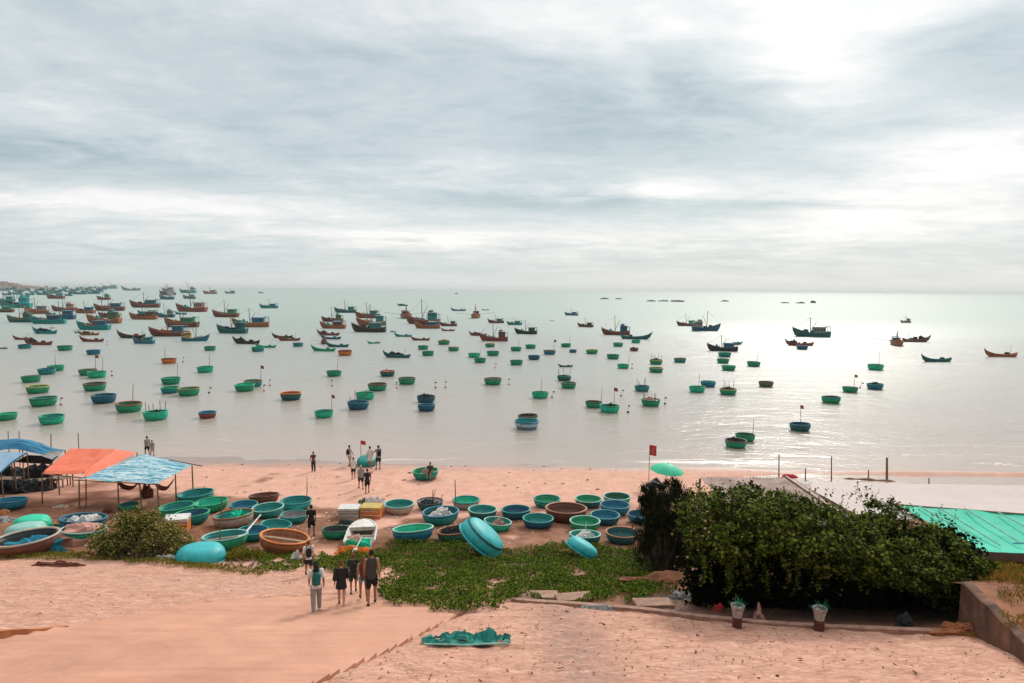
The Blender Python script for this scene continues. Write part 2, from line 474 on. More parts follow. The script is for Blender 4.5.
c = q.ramp(q.noise(oc, .5, 7, .65, .6), [(.3, (.53, .26, .17)), (.7, (.70, .37, .25))])
mp = q.n('ShaderNodeMapping'); mp.inputs['Scale'].default_value = (.35, 4.0, 1.0); q.link(oc, mp.inputs[0])
c = q.mix(q.m('MULTIPLY', q.ramp(q.noise(mp.outputs[0], 1.2, 5, .7), [(.45, 0.0), (.7, 1.0)]), .40), c, (.45, .23, .16))
c = q.mix(q.ramp(q.noise(oc, .28, 7, .7, 1.2), [(.50, 0.0), (.66, .45)]), c, (.38, .20, .145))
c = q.mix(q.ramp(q.noise(oc, 5, 6, .8, .5), [(.60, 0.0), (.70, .35)]), c, (.33, .17, .12))
q.link(c, p.inputs['Base Color']); p.inputs['Roughness'].default_value = .9
bp = q.n('ShaderNodeBump'); bp.inputs['Strength'].default_value = .35; bp.inputs['Distance'].default_value = .02
q.link(q.noise(oc, 14, 5, .7), bp.inputs['Height']); q.link(bp.outputs[0], p.inputs['Normal'])
structure('stairs', st, mst)

# flank of the revetment where it stands above the stairs at the left
fa = MB(); vs = []; n = 12
for i in range(n + 1):
    u = i / n; y = 14.0 + (17.5 - 14.0) * u; x = float(sl(y)) - .02 + .03 * math.sin(i * 2.3); zt_ = float(ground(x, y)) + .23 * min(1, (1.02 - u) * 2.2) + .02 * math.sin(i * 1.7)
    for dx, dz in ((.05, -.4), (.03, 0), (-.22, .012), (-.25, -.4)): vs.append((x + dx, y, (zt_ if dz > -.3 else float(ground(x, y))) + dz))
fs = [(i * 4 + j, (i + 1) * 4 + j, (i + 1) * 4 + j + 1, i * 4 + j + 1) for i in range(n) for j in range(3)]
fs += [(0, 1, 2, 3), tuple(n * 4 + j for j in (3, 2, 1, 0))]
fa.add(vs, fs)
structure('revetment_edge', fa, mat('edge_stone', (.50, .20, .08), .95, .25, 4, .6, stain=.4, dark=(.3, .14, .08)))

# ---- kerb where the paved slope meets the planted ground
kp = [(512, 601), (545, 604), (575, 606), (640, 611), (700, 619), (765, 625), (830, 629), (895, 632), (950, 634)]
kb = MB(); kpts = [G(x, y) for x, y in kp]
ring = []
for i, k in enumerate(kpts):
    a = kpts[max(i - 1, 0)]; c = kpts[min(i + 1, len(kpts) - 1)]
    n = Vector((-(c - a).y, (c - a).x, 0)).normalized() * .09
    zj = random.uniform(-.02, .03)
    for s_, h in ((-1, -.3), (-1, .12 + zj), (1, .12 + zj), (1, -.3)):
        ring.append((k.x + n.x * s_, k.y + n.y * s_, k.z + h))
fs = []
for i in range(len(kpts) - 1):
    for j in range(4):
        j2 = (j + 1) % 4
        fs.append((i * 4 + j, i * 4 + j2, (i + 1) * 4 + j2, (i + 1) * 4 + j))
fs += [(3, 2, 1, 0), tuple((len(kpts) - 1) * 4 + j for j in range(4))]
kb.add(ring, fs)
M_conc = mat('weathered_concrete', (.40, .235, .17), .92, .3, 3, .6, stain=.6, dark=(.12, .06, .04))
structure('kerb', kb, M_conc)

# ---- the sea
msea = bpy.data.materials.new('water'); msea.use_nodes = True
q = NB(msea.node_tree); p = msea.node_tree.nodes['Principled BSDF']
oc = q.n('ShaderNodeTexCoord').outputs['Object']
so = q.n('ShaderNodeSeparateXYZ'); q.link(oc, so.inputs[0])
dist = q.m('DIVIDE', q.m('SUBTRACT', so.outputs[1], 55.0), 345.0, clamp=True)
silt = q.ramp(q.m('ADD', dist, q.m('MULTIPLY', q.m('SUBTRACT', q.noise(oc, .012, 4), .5), .25)),
              [(0.0, (.42, .33, .275)), (.05, (.36, .315, .275)), (.22, (.32, .325, .295)), (.6, (.32, .37, .34)), (1.0, (.34, .41, .38))], 'EASE')
# thin foam lines on the sand
nfo = q.noise(oc, .10, 5, .6, .5)
fy = q.m('ADD', so.outputs[1], q.m('MULTIPLY', q.m('SUBTRACT', nfo, .5), 7.0))
foam = None
for y0, wdt, am in ((59.3, .16, .9), (62.2, .10, .55), (66.0, .12, .35)):
    f1 = q.ramp(q.m('ABSOLUTE', q.m('SUBTRACT', fy, y0)), [(0.0, am), (wdt, 0.0)])
    foam = f1 if foam is None else q.mix(1.0, foam, f1, 'ADD')
foam = q.m('MULTIPLY', foam, q.ramp(q.noise(oc, .07, 4, .6, .2), [(.47, 0.0), (.6, 1.0)]))
fx = q.m('DIVIDE', q.m('SUBTRACT', so.outputs[0], 17.0), 5.5); fyy = q.m('DIVIDE', q.m('SUBTRACT', q.m('ADD', so.outputs[1], q.m('MULTIPLY', q.m('SUBTRACT', q.noise(oc, .5, 3), .5), .8)), 58.9), .32)
foam = q.m('MAXIMUM', foam, q.m('MULTIPLY', q.m('EXPONENT', q.m('MULTIPLY', q.m('ADD', q.m('POWER', q.m('ABSOLUTE', fx), 4.0), q.m('MULTIPLY', fyy, fyy)), -1.0)), .9))
silt = q.mix(foam, silt, (.80, .77, .74))
q.link(silt, p.inputs['Base Color'])
p.inputs['IOR'].default_value = 1.333
q.link(q.m('ADD', q.ramp(dist, [(0.0, .20), (.25, .34), (1.0, .62)], 'EASE'), q.m('MULTIPLY', foam, .4)), p.inputs['Roughness'])
mp1 = q.n('ShaderNodeMapping'); mp1.inputs['Scale'].default_value = (.55, 1.0, 1.0); mp1.inputs['Rotation'].default_value = (0, 0, .12); q.link(oc, mp1.inputs[0])
w1 = q.noise(mp1.outputs[0], 1.1, 5, .6, .3)
w2 = q.noise(mp1.outputs[0], .16, 4, .55, .3)
w3 = q.noise(mp1.outputs[0], 4.5, 3, .6)
hsum = q.m('ADD', q.m('ADD', q.m('MULTIPLY', w1, .20), q.m('MULTIPLY', w2, .7)), q.m('MULTIPLY', w3, .035))
patch = q.ramp(q.noise(mp1.outputs[0], .018, 5, .6, .6), [(.38, .35), (.62, 1.0)])
bp = q.n('ShaderNodeBump'); q.link(q.m('MULTIPLY', patch, q.ramp(dist, [(0.0, .42), (.35, .85)])), bp.inputs['Strength']); bp.inputs['Distance'].default_value = 1.0
q.link(hsum, bp.inputs['Height']); q.link(bp.outputs[0], p.inputs['Normal'])
structure('water', MB().add([(-8700, 50.5, 0), (8700, 50.5, 0), (8700, 12000, 0), (-8700, 12000, 0)], [(0, 1, 2, 3)]), msea)

# ---- low headland and the rocks out at sea
def lump(mb, c, rx, ry, rz, seed, n=18, m=7, rough=.35):
    vs = []; fs = []
    for i in range(m + 1):
        t = i / m * math.pi / 2
        for k in range(n):
            a = 2 * math.pi * k / n
            d = Vector((math.cos(a) * math.cos(t), math.sin(a) * math.cos(t), math.sin(t)))
            f = 1 + rough * mnoise.fractal(d * 1.7 + Vector((seed, seed * .7, 0)), 1.0, 2.0, 3)
            vs.append((c[0] + rx * d.x * f, c[1] + ry * d.y * f, c[2] + rz * max(d.z * f, 0) - (.3 if i == 0 else 0)))
    for i in range(m):
        for k in range(n):
            k2 = (k + 1) % n
            fs.append((i * n + k, i * n + k2, (i + 1) * n + k2, (i + 1) * n + k))
    fs.append(tuple(m * n + k for k in range(n)))
    mb.add(vs, fs)

hl = MB()
for px, w, h, s_ in ((-40, 60, 12, 1), (2, 26, 8, 2.2), (18, 22, 4.5, 3.1), (-10, 40, 9, 4.4)):
    v = ray(px, 0); d = 2100.0; x = (px - 512) / F * d
    lump(hl, (x, d, 0), w / F * d / 2, 160, h / F * d * .8, s_, 26, 8, .25)
structure('hills', hl.mesh('hills', True), mat('headland', (.21, .17, .14), .95, .5, .02))
M_wall = mat('limewash', (.62, .52, .46), .85, .1, .3)
M_roof = mat('roof_tile', (.30, .14, .10), .85, .2, .5)
M_win = mat('window_dark', (.05, .06, .07), .3, .1, 1)
for k, (px, py, w, h) in enumerate(((4, 283.5, 6, 3.2), (11, 284.5, 5, 2.6), (17, 286, 5, 2.2), (24, 287, 6, 1.8), (30, 287.6, 4, 1.4))):
    d = 1930.0; c = D(px, py + 1, d); ww = w / F * d; hh = h / F * d
    lab = ['white house highest on the far headland at the left edge', 'white house second from the left on the far headland',
           'pale house on the falling shoulder of the headland', 'long low house near the tip of the headland',
           'smallest house, at the very tip of the far headland'][k]
    t = thing('house', lab, 'house', (c.x, c.y, c.z), group='houses on the far headland')
    put('wall', MB().box((0, 0, -hh * .3), (ww, 12, hh * 1.6)), M_wall, t)
    r_ = MB(); a = ww / 2 + .6
    r_.add([(-a, -7, hh * .5), (a, -7, hh * .5), (a, 7, hh * .5), (-a, 7, hh * .5), (-a, 0, hh * .95), (a, 0, hh * .95)],
           [(0, 1, 5, 4), (2, 3, 4, 5), (0, 4, 3), (1, 2, 5), (0, 3, 2, 1)])
    put('roof', r_, M_roof, t)
    for j in range(3):
        put('window', MB().box((-ww * .3 + j * ww * .3, -6.05, hh * .1), (ww * .12, .1, hh * .3)), M_win, t)

rocks = [(604, 299.2, 8, 'leftmost low rock far out on the water'), (618, 299.2, 7, 'low rock just right of the leftmost far rock'),
         (651, 301.4, 9, 'far rock at the left end of the middle reef'), (664, 301.4, 9, 'far rock in the centre of the middle reef'),
         (678, 301.8, 12, 'long flat far rock at the right end of the middle reef'), (725, 301.5, 8, 'faint lone rock between the middle and right reefs'),
         (785, 303.2, 8, 'low far rock, first of the right reef'), (801, 303.4, 9, 'broad far rock in the middle of the right reef'),
         (813, 303.0, 6, 'tallest far rock, ending the right reef')]
M_rock = mat('sea_rock', (.13, .12, .12), .9, .3, .2, .5)
for k, (px, py, w, lab) in enumerate(rocks):
    c = Zp(px, py, 0); s_ = w / F * c.y
    mb = MB(); hgt = s_ * (.34 if k == 8 else .15)
    lump(mb, (0, 0, 0), s_ * .5, s_ * .3, hgt, 5 + k * 1.7, 14, 5, .55); lump(mb, (s_ * .25, 2, 0), s_ * .3, s_ * .2, hgt * .7, 9 + k, 12, 4, .5)
    o = put('sea_rock', mb, M_rock, loc=c); tag(o, lab, 'rock', 'rocks far out at sea')

# ---- haze over the bay (even density, sky outside it)
hb = MB().box((0, 6000, 15.5), (17600, 12130, 40))
mh = bpy.data.materials.new('haze'); mh.use_nodes = True
t_ = mh.node_tree; t_.nodes.clear(); q = NB(t_)
pvl = q.n('ShaderNodeVolumePrincipled'); pvl.inputs['Color'].default_value = (.86, .91, .92, 1)
pvl.inputs['Density'].default_value = .00010; pvl.inputs['Anisotropy'].default_value = .25
om = q.n('ShaderNodeOutputMaterial'); q.link(pvl.outputs[0], om.inputs['Volume'])
HAZE = stuff('haze', hb, mh)

# ================================================================== ROUND BASKET BOATS
def m_bowl():
    o = [(.0, 0), (.50, .015), (.78, .09), (.92, .24), (.985, .42), (1.0, .62)]
    i = [(.945, .62), (.93, .42), (.86, .25), (.72, .12), (.45, .055), (0.0, .045)]
    prof = o + i
    return MB().lathe(prof, 30, mis=[0] * (len(o) - 1) + [0] + [1] * (len(i) - 1), wob=.012).mesh('hull', True)
def m_rim():
    prof = [(1.03, .60), (1.045, .645), (1.0, .675), (.94, .66), (.925, .615), (.97, .59)]
    return MB().lathe(prof, 30, close=True, wob=.012).mesh('rim', True)
def m_band():
    return MB().lathe([(.985, .36), (1.012, .37), (1.016, .43), (.99, .445)], 30, close=True, wob=.012).mesh('band', True)
def m_thwart():
    return MB().box((0, .18, .46), (1.84, .22, .045)).mesh('thwart')
def m_pole():
    return MB().tube([(.55, .6, .3), (.60, .66, 1.1), (.58, .70, 2.1)], [.035, .03, .02], 5).mesh('pole')
def m_ribarc():
    prof = [(-.93, .5), (-.90, .36), (-.80, .21), (-.6, .115), (-.3, .07), (0, .062), (.3, .07), (.6, .115), (.80, .21), (.90, .36), (.93, .5)]
    return MB().tube([(x, 0, z) for x, z in prof], .016, 5).mesh('bamboo_rib')
def m_flag():
    return MB().add([(.58, .70, 2.08), (.95, .72, 2.02), (1.0, .70, 1.72), (.58, .70, 1.78)], [(0, 1, 2, 3)]).add(
        [(.58, .715, 2.08), (.95, .735, 2.02), (1.0, .715, 1.72), (.58, .715, 1.78)], [(3, 2, 1, 0)]).mesh('flag')
def m_nets(seed):
    r = random.Random(seed); mb = MB()
    for k in range(7):
        a = r.uniform(0, 6.28); d = r.uniform(0, .52)
        lump(mb, (d * math.cos(a), d * math.sin(a), .22), r.uniform(.22, .42), r.uniform(.2, .36), r.uniform(.22, .55), r.uniform(0, 30), 12, 5, .8)
    return mb.mesh('net_heap')
def m_sticks(seed):
    r = random.Random(seed); mb = MB()
    for k in range(5):
        a = r.uniform(0, 6.28)
        mb.tube([(.75 * math.cos(a), .75 * math.sin(a), .35), (.85 * math.cos(a) + r.uniform(-.2, .2), .85 * math.sin(a), r.uniform(1.0, 1.7))], .028, 5)
    return mb.mesh('gear_stick')

def basket(loc, r, hull, rim, inner, kind, label, group, rot=(0, 0, 0), band=None, flagcol='red', k=0):
    t = thing('basket_boat', label, 'boat', loc, rot, (r, r, r * (1.22 if 'afloat' in group else 1.0)), group)
    put('hull', cached('bowl', m_bowl), [paint(hull), paint(inner)], t)
    put('rim', cached('rim', m_rim), paint(rim), t)
    if 'drawn' in group:
        for k_ in range(4): put('bamboo_rib', cached('rib', m_ribarc), M_bamboo, t, rot=(0, 0, k_ * .785 + .3))
    if band: put('band', cached('band', m_band), paint(band), t)
    if 't' in kind: put('thwart', cached('thwart', m_thwart), M_plank, t)
    if 'm' in kind or 'f' in kind: po = put('pole', cached('pole', m_pole), M_bamboo, t)
    if 'f' in kind: put('flag', cached('flag', m_flag), cloth(flagcol), po)
    if 'n' in kind: put('net_heap', cached('nets%d' % (k % 4), lambda: m_nets(k % 4 + 3)), cloth('dark'), t)
    if 'g' in kind: put('net_heap', cached('nets%d' % (k % 4), lambda: m_nets(k % 4 + 3)), cloth('dkgreen'), t)
    if 's' in kind: put('gear_stick', cached('stk%d' % (k % 3), lambda: m_sticks(k % 3 + 1)), M_bamboo, t)
    if 'p' in kind: put('net_heap', cached('nets1', lambda: m_nets(4)), cloth('pink'), t)
    if 'w' in kind: put('net_heap', cached('nets2', lambda: m_nets(5)), cloth('white'), t)
    return t
M_plank = mat('plank', (.30, .20, .13), .8, .25, 6, .4)
M_bamboo = mat('bamboo', (.20, .13, .08), .7, .3, 4, .3)

# cx, waterline y, width px, hull, rim, inner, extras, label
WB = [
 (7, 421, 19, 'green', 'green', 'mint', '', 'green basket boat cut by the left edge of the photo'),
 (52, 425, 23.5, 'mint', 'green', 'teal', '', 'mint green basket boat nearest the blue tarp shelter'),
 (44, 407, 24.5, 'green', 'dkteal', 'green', '', 'green dark-rimmed basket boat behind the mint one nearest the blue tarp'),
 (38, 394, 21, 'green', 'yellow', 'green', '', 'green basket boat with a dull yellow rim, far left'),
 (31, 383, 17.5, 'green', 'dkgreen', 'green', '', 'plain green basket boat just beyond the yellow-rimmed one at far left'),
 (47, 375, 16.5, 'teal', 'navy', 'teal', '', 'bluish teal basket boat touching a green one, far left'),
 (56, 371.5, 15.5, 'green', 'green', 'mint', 'm', 'green basket boat with a stick, tucked behind a bluish teal one'),
 (65, 351, 14, 'green', 'dkgreen', 'green', '', 'small green basket boat alone near the dark long boats at left'),
 (25, 349, 12, 'teal', 'navy', 'dkteal', '', 'dark teal basket boat beside a long maroon open boat'),
 (93.5, 355, 13, 'blue', 'navy', 'navy', '', 'blue basket boat alone in the water right of a small green one'),
 (88, 376, 17, 'green', 'brown', 'green', 'f', 'green basket boat with brown rim and red pennant, left of its twin'),
 (97, 378.5, 18, 'mint', 'green', 'green', 'm', 'bright green basket boat overlapping the brown-rimmed pennant boat'),
 (95, 391.5, 21.5, 'green', 'brown', 'dkgreen', '', 'green basket boat with a brown rim in front of the overlapping pair'),
 (104, 404, 23.5, 'navy', 'navy', 'dkteal', '', 'navy blue basket boat alone in front of the green ones at left'),
 (129, 413, 25.5, 'green', 'rust', 'dkgreen', 'm', 'large green basket boat with rusty rim between navy and mint boats'),
 (156, 421, 24.5, 'mint', 'mint', 'teal', 'sn', 'mint basket boat with dark gear and sticks over its rim'),
 (207.5, 419, 17.5, 'red', 'blue', 'blue', '', 'red-brown basket boat with a blue rim, close to shore'),
 (171, 385, 18.5, 'green', 'dkgreen', 'mint', 'm', 'green basket boat rearmost of the three below the orange one'),
 (170, 394, 17.5, 'teal', 'green', 'green', '', 'teal-green basket boat at the left front of the three below the orange one'),
 (189, 396.5, 21.5, 'green', 'rust', 'green', '', 'widest green basket boat of the three below the orange one'),
 (205.5, 373, 16.5, 'mint', 'green', 'green', 'm', 'bright green basket boat alone, straight behind the red-brown one'),
 (210, 351, 11.5, 'green', 'dkgreen', 'dkgreen', '', 'small dull green basket boat below the trawlers, right of the orange one'),
 (169, 364, 14.5, 'orange', 'brown', 'rust', 'm', 'orange basket boat with a stick, in open water at left'),
 (245, 392, 20, 'green', 'green', 'mint', '', 'green basket boat in front of a red-rimmed one'),
 (253, 387.5, 18, 'teal', 'red', 'green', 'f', 'green basket boat with red rim and pennant, behind another'),
 (258, 352, 13, 'teal', 'green', 'green', '', 'teal basket boat against the end of a low green long boat'),
 (298, 347, 10.5, 'teal', 'navy', 'blue', '', 'small blue-green basket boat left of the blue and green long boats'),
 (345, 356, 14.5, 'orange', 'brown', 'rust', '', 'orange basket boat below the blue and green long boats'),
 (334, 377, 15.5, 'green', 'dkgreen', 'green', 'm', 'green basket boat with a tall stick, alone below the orange one'),
 (291, 401, 21.5, 'dkteal', 'orange', 'rust', '', 'dark teal basket boat with an orange rim'),
 (324, 418.5, 19, 'mint', 'green', 'teal', 'f', 'bright green basket boat nearest shore right of the red-brown one'),
 (358, 410.5, 22.5, 'navy', 'blue', 'navy', 's', 'deep blue basket boat with sticks leaning at its left side'),
 (365, 400.5, 19.5, 'mint', 'green', 'green', '', 'bright green basket boat right behind the deep blue one'),
 (377.5, 391.5, 20, 'green', 'red', 'dkgreen', '', 'green basket boat with a reddish rim behind the blue and green pair'),
 (387.5, 377, 15.5, 'dkteal', 'rust', 'rust', 'p', 'dark teal basket boat heaped with reddish gear'),
 (407, 385, 18, 'green', 'brown', 'green', '', 'green brown-rimmed basket boat right of the one heaped with reddish gear'),
 (426, 403.5, 19, 'navy', 'dark', 'dkteal', 'n', 'rear one of the two navy basket boats, dark gear inside'),
 (426.5, 412, 18.5, 'navy', 'blue', 'navy', '', 'front one of the two navy basket boats, nearer shore'),
 (444, 345, 12.5, 'green', 'yellow', 'green', 'n', 'green basket boat with yellow rim left of two plain ones'),
 (423, 350, 11, 'green', 'dkgreen', 'green', '', 'rear small green basket boat right of the dark prowed long boat'),
 (428, 356.2, 12.5, 'green', 'dkteal', 'green', '', 'front small green basket boat right of the dark prowed long boat'),
 (453.5, 351.5, 11.5, 'green', 'rust', 'mint', '', 'green basket boat with rusty rim just right of the yellow-rimmed one'),
 (474, 358, 12.5, 'mint', 'green', 'green', '', 'mint basket boat, left one of a touching pair in mid bay'),
 (480, 363.2, 12.5, 'green', 'dkgreen', 'green', 'm', 'green basket boat with a stick, right one of a touching pair in mid bay'),
 (493, 356.2, 13, 'green', 'dkteal', 'green', '', 'green dark-rimmed basket boat right of the touching pair in mid bay'),
 (490, 347.5, 10.5, 'green', 'yellow', 'olive', '', 'small olive basket boat with yellow rim below the maroon boats'),
 (493, 385.5, 18.5, 'green', 'red', 'green', '', 'green basket boat with thin red rim alone in mid bay'),
 (516, 351.5, 11.5, 'green', 'green', 'green', 'm', 'green basket boat just left of a smaller one below the dark trawlers'),
 (516.5, 365.5, 13.5, 'green', 'dkgreen', 'green', '', 'green basket boat alone straight below the dark trawlers'),
 (530.5, 349, 11, 'green', 'green', 'mint', '', 'small green basket boat above the two blue ones'),
 (534, 360.2, 12.5, 'navy', 'navy', 'blue', '', 'blue basket boat, lower left of the two blue ones in mid bay'),
 (549.5, 355, 12.5, 'blue', 'rust', 'navy', 'f', 'blue basket boat with a rusty rim and red pennant'),
 (566, 347.5, 10.5, 'green', 'green', 'dkgreen', 'm', 'green basket boat with a short stick beyond the small blue one'),
 (573, 353, 8, 'blue', 'navy', 'navy', '', 'smallest blue basket boat in mid bay'),
 (592, 354.3, 12.5, 'green', 'yellow', 'green', '', 'green pale-rimmed basket boat right of the smallest blue one'),
 (618, 347, 10.5, 'green', 'green', 'green', '', 'green basket boat left of the dark red one under the brown trawler'),
 (636, 343.5, 9.5, 'mint', 'green', 'green', '', 'mint basket boat moored against the long teal cabin boat'),
 (634, 351.5, 9, 'red', 'dark', 'brown', 'n', 'small dark red basket boat with dark gear inside'),
 (613, 359.5, 13, 'green', 'dkteal', 'green', '', 'green basket boat below the dark red one, to its left'),
 (623, 369, 12, 'mint', 'green', 'green', 'm', 'mint basket boat with a stick in front of a darker green one'),
 (656, 364.8, 13.5, 'green', 'yellow', 'dkgreen', 'sn', 'rear yellow-rimmed basket boat with black gear and a flag stick'),
 (656, 373, 14.5, 'green', 'yellow', 'green', '', 'front yellow-rimmed basket boat, empty'),
 (680, 363, 12.5, 'teal', 'rust', 'green', '', 'teal-green basket boat alone right of the yellow-rimmed pair'),
 (724.5, 357.5, 13, 'teal', 'green', 'green', '', 'top one of three stacked-looking basket boats below the blue-cabin trawler'),
 (723, 363.7, 12.5, 'green', 'dkgreen', 'green', '', 'middle one of three basket boats below the blue-cabin trawler'),
 (728.5, 371, 14, 'green', 'green', 'mint', '', 'lowest of three basket boats below the blue-cabin trawler'),
 (753.5, 367, 13.5, 'green', 'dkteal', 'green', 'm', 'green basket boat with a stick right of the group of three'),
 (564, 381.5, 14.5, 'dkgreen', 'teal', 'green', 'sn', 'dark green basket boat with gear, behind a clean green one'),
 (568.5, 389, 16, 'green', 'brown', 'green', '', 'green brown-rimmed basket boat just in front of the gear-laden one'),
 (540, 399, 17.5, 'mint', 'green', 'green', 'm', 'mint basket boat alone, left in the middle of the bay'),
 (642, 392, 15.5, 'teal', 'blue', 'teal', 'sn', 'teal basket boat with leaning sticks and blue gear'),
 (650.5, 407, 19.5, 'green', 'dkgreen', 'white', 'sp', 'green basket boat with pale inside and reddish gear'),
 (593.5, 408.5, 17.5, 'green', 'dkgreen', 'brown', 'm', 'green basket boat with a tall dark pole at its left'),
 (609.5, 413.5, 20.5, 'mint', 'green', 'blue', 'nf', 'mint basket boat with dark bundles, right of the one with the tall pole'),
 (697, 393, 16.5, 'mint', 'green', 'green', 'm', 'mint basket boat with a dark pole, left of a blue one'),
 (708, 387.5, 15.5, 'blue', 'teal', 'teal', '', 'blue-teal basket boat between two green ones at right'),
 (728, 395.5, 17.5, 'green', 'yellow', 'green', 'ns', 'green basket boat with gear on board, right of the blue-teal one'),
 (766, 387.5, 15, 'olive', 'brown', 'dark', '', 'dark olive basket boat with a brown rim, alone at right'),
 (528, 423.5, 21, 'green', 'brown', 'dark', 'n', 'green basket boat lying on the far side of the blue and white one'),
 (526.5, 430.5, 25, 'ltblue', 'blue', 'teal', '', 'blue and white basket boat with a brown bottom nearest the beach'),
 (735.5, 449, 22, 'green', 'brown', 'dark', 'n', 'green brown-rimmed basket boat nearest the red beach flag'),
 (745, 442.5, 20, 'green', 'dkgreen', 'dkgreen', 'm', 'green basket boat with a pole just behind the brown-rimmed one near shore'),
 (802, 350, 11.5, 'navy', 'navy', 'blue', '', 'navy basket boat tied below the maroon prowed boat'),
 (875.5, 370.5, 15.5, 'mint', 'green', 'green', 'm', 'mint basket boat with tall stick, farthest right of the basket boats'),
 (875, 390, 16, 'blue', 'teal', 'teal', 'n', 'blue-teal basket boat straight below the rightmost mint one'),
 (850, 393, 15, 'green', 'dkgreen', 'green', 'f', 'green basket boat with a red pennant at far right'),
 (831, 404, 18.5, 'green', 'teal', 'dkgreen', 'n', 'green basket boat with dark gear between the navy and pennant ones'),
 (800, 432, 21, 'dkteal', 'blue', 'navy', 'fn', 'dark blue basket boat with slanting red flag nearest the right shore'),
]
for k, (cx, wl, w, hull, rim, inner, kind, label) in enumerate(WB):
    g0 = Zp(cx, wl - .3, 0); r = w / F * g0.y / 2 / 1.03
    g1 = g0 + Vector((g0.x, g0.y, 0)).normalized() * r * .85
    rr = random.Random(k)
    basket((g1.x, g1.y, -.13 * r), r, hull, rim, inner, kind, label, 'basket boats afloat in the bay',
           (R(rr.uniform(-1.6, 1.6)), R(rr.uniform(-1.8, 1.8)), rr.uniform(-2.6, -1.0) if 'f' not in kind else rr.uniform(-.4, .4)), band='white' if 'blue and white' in label else None, k=k)

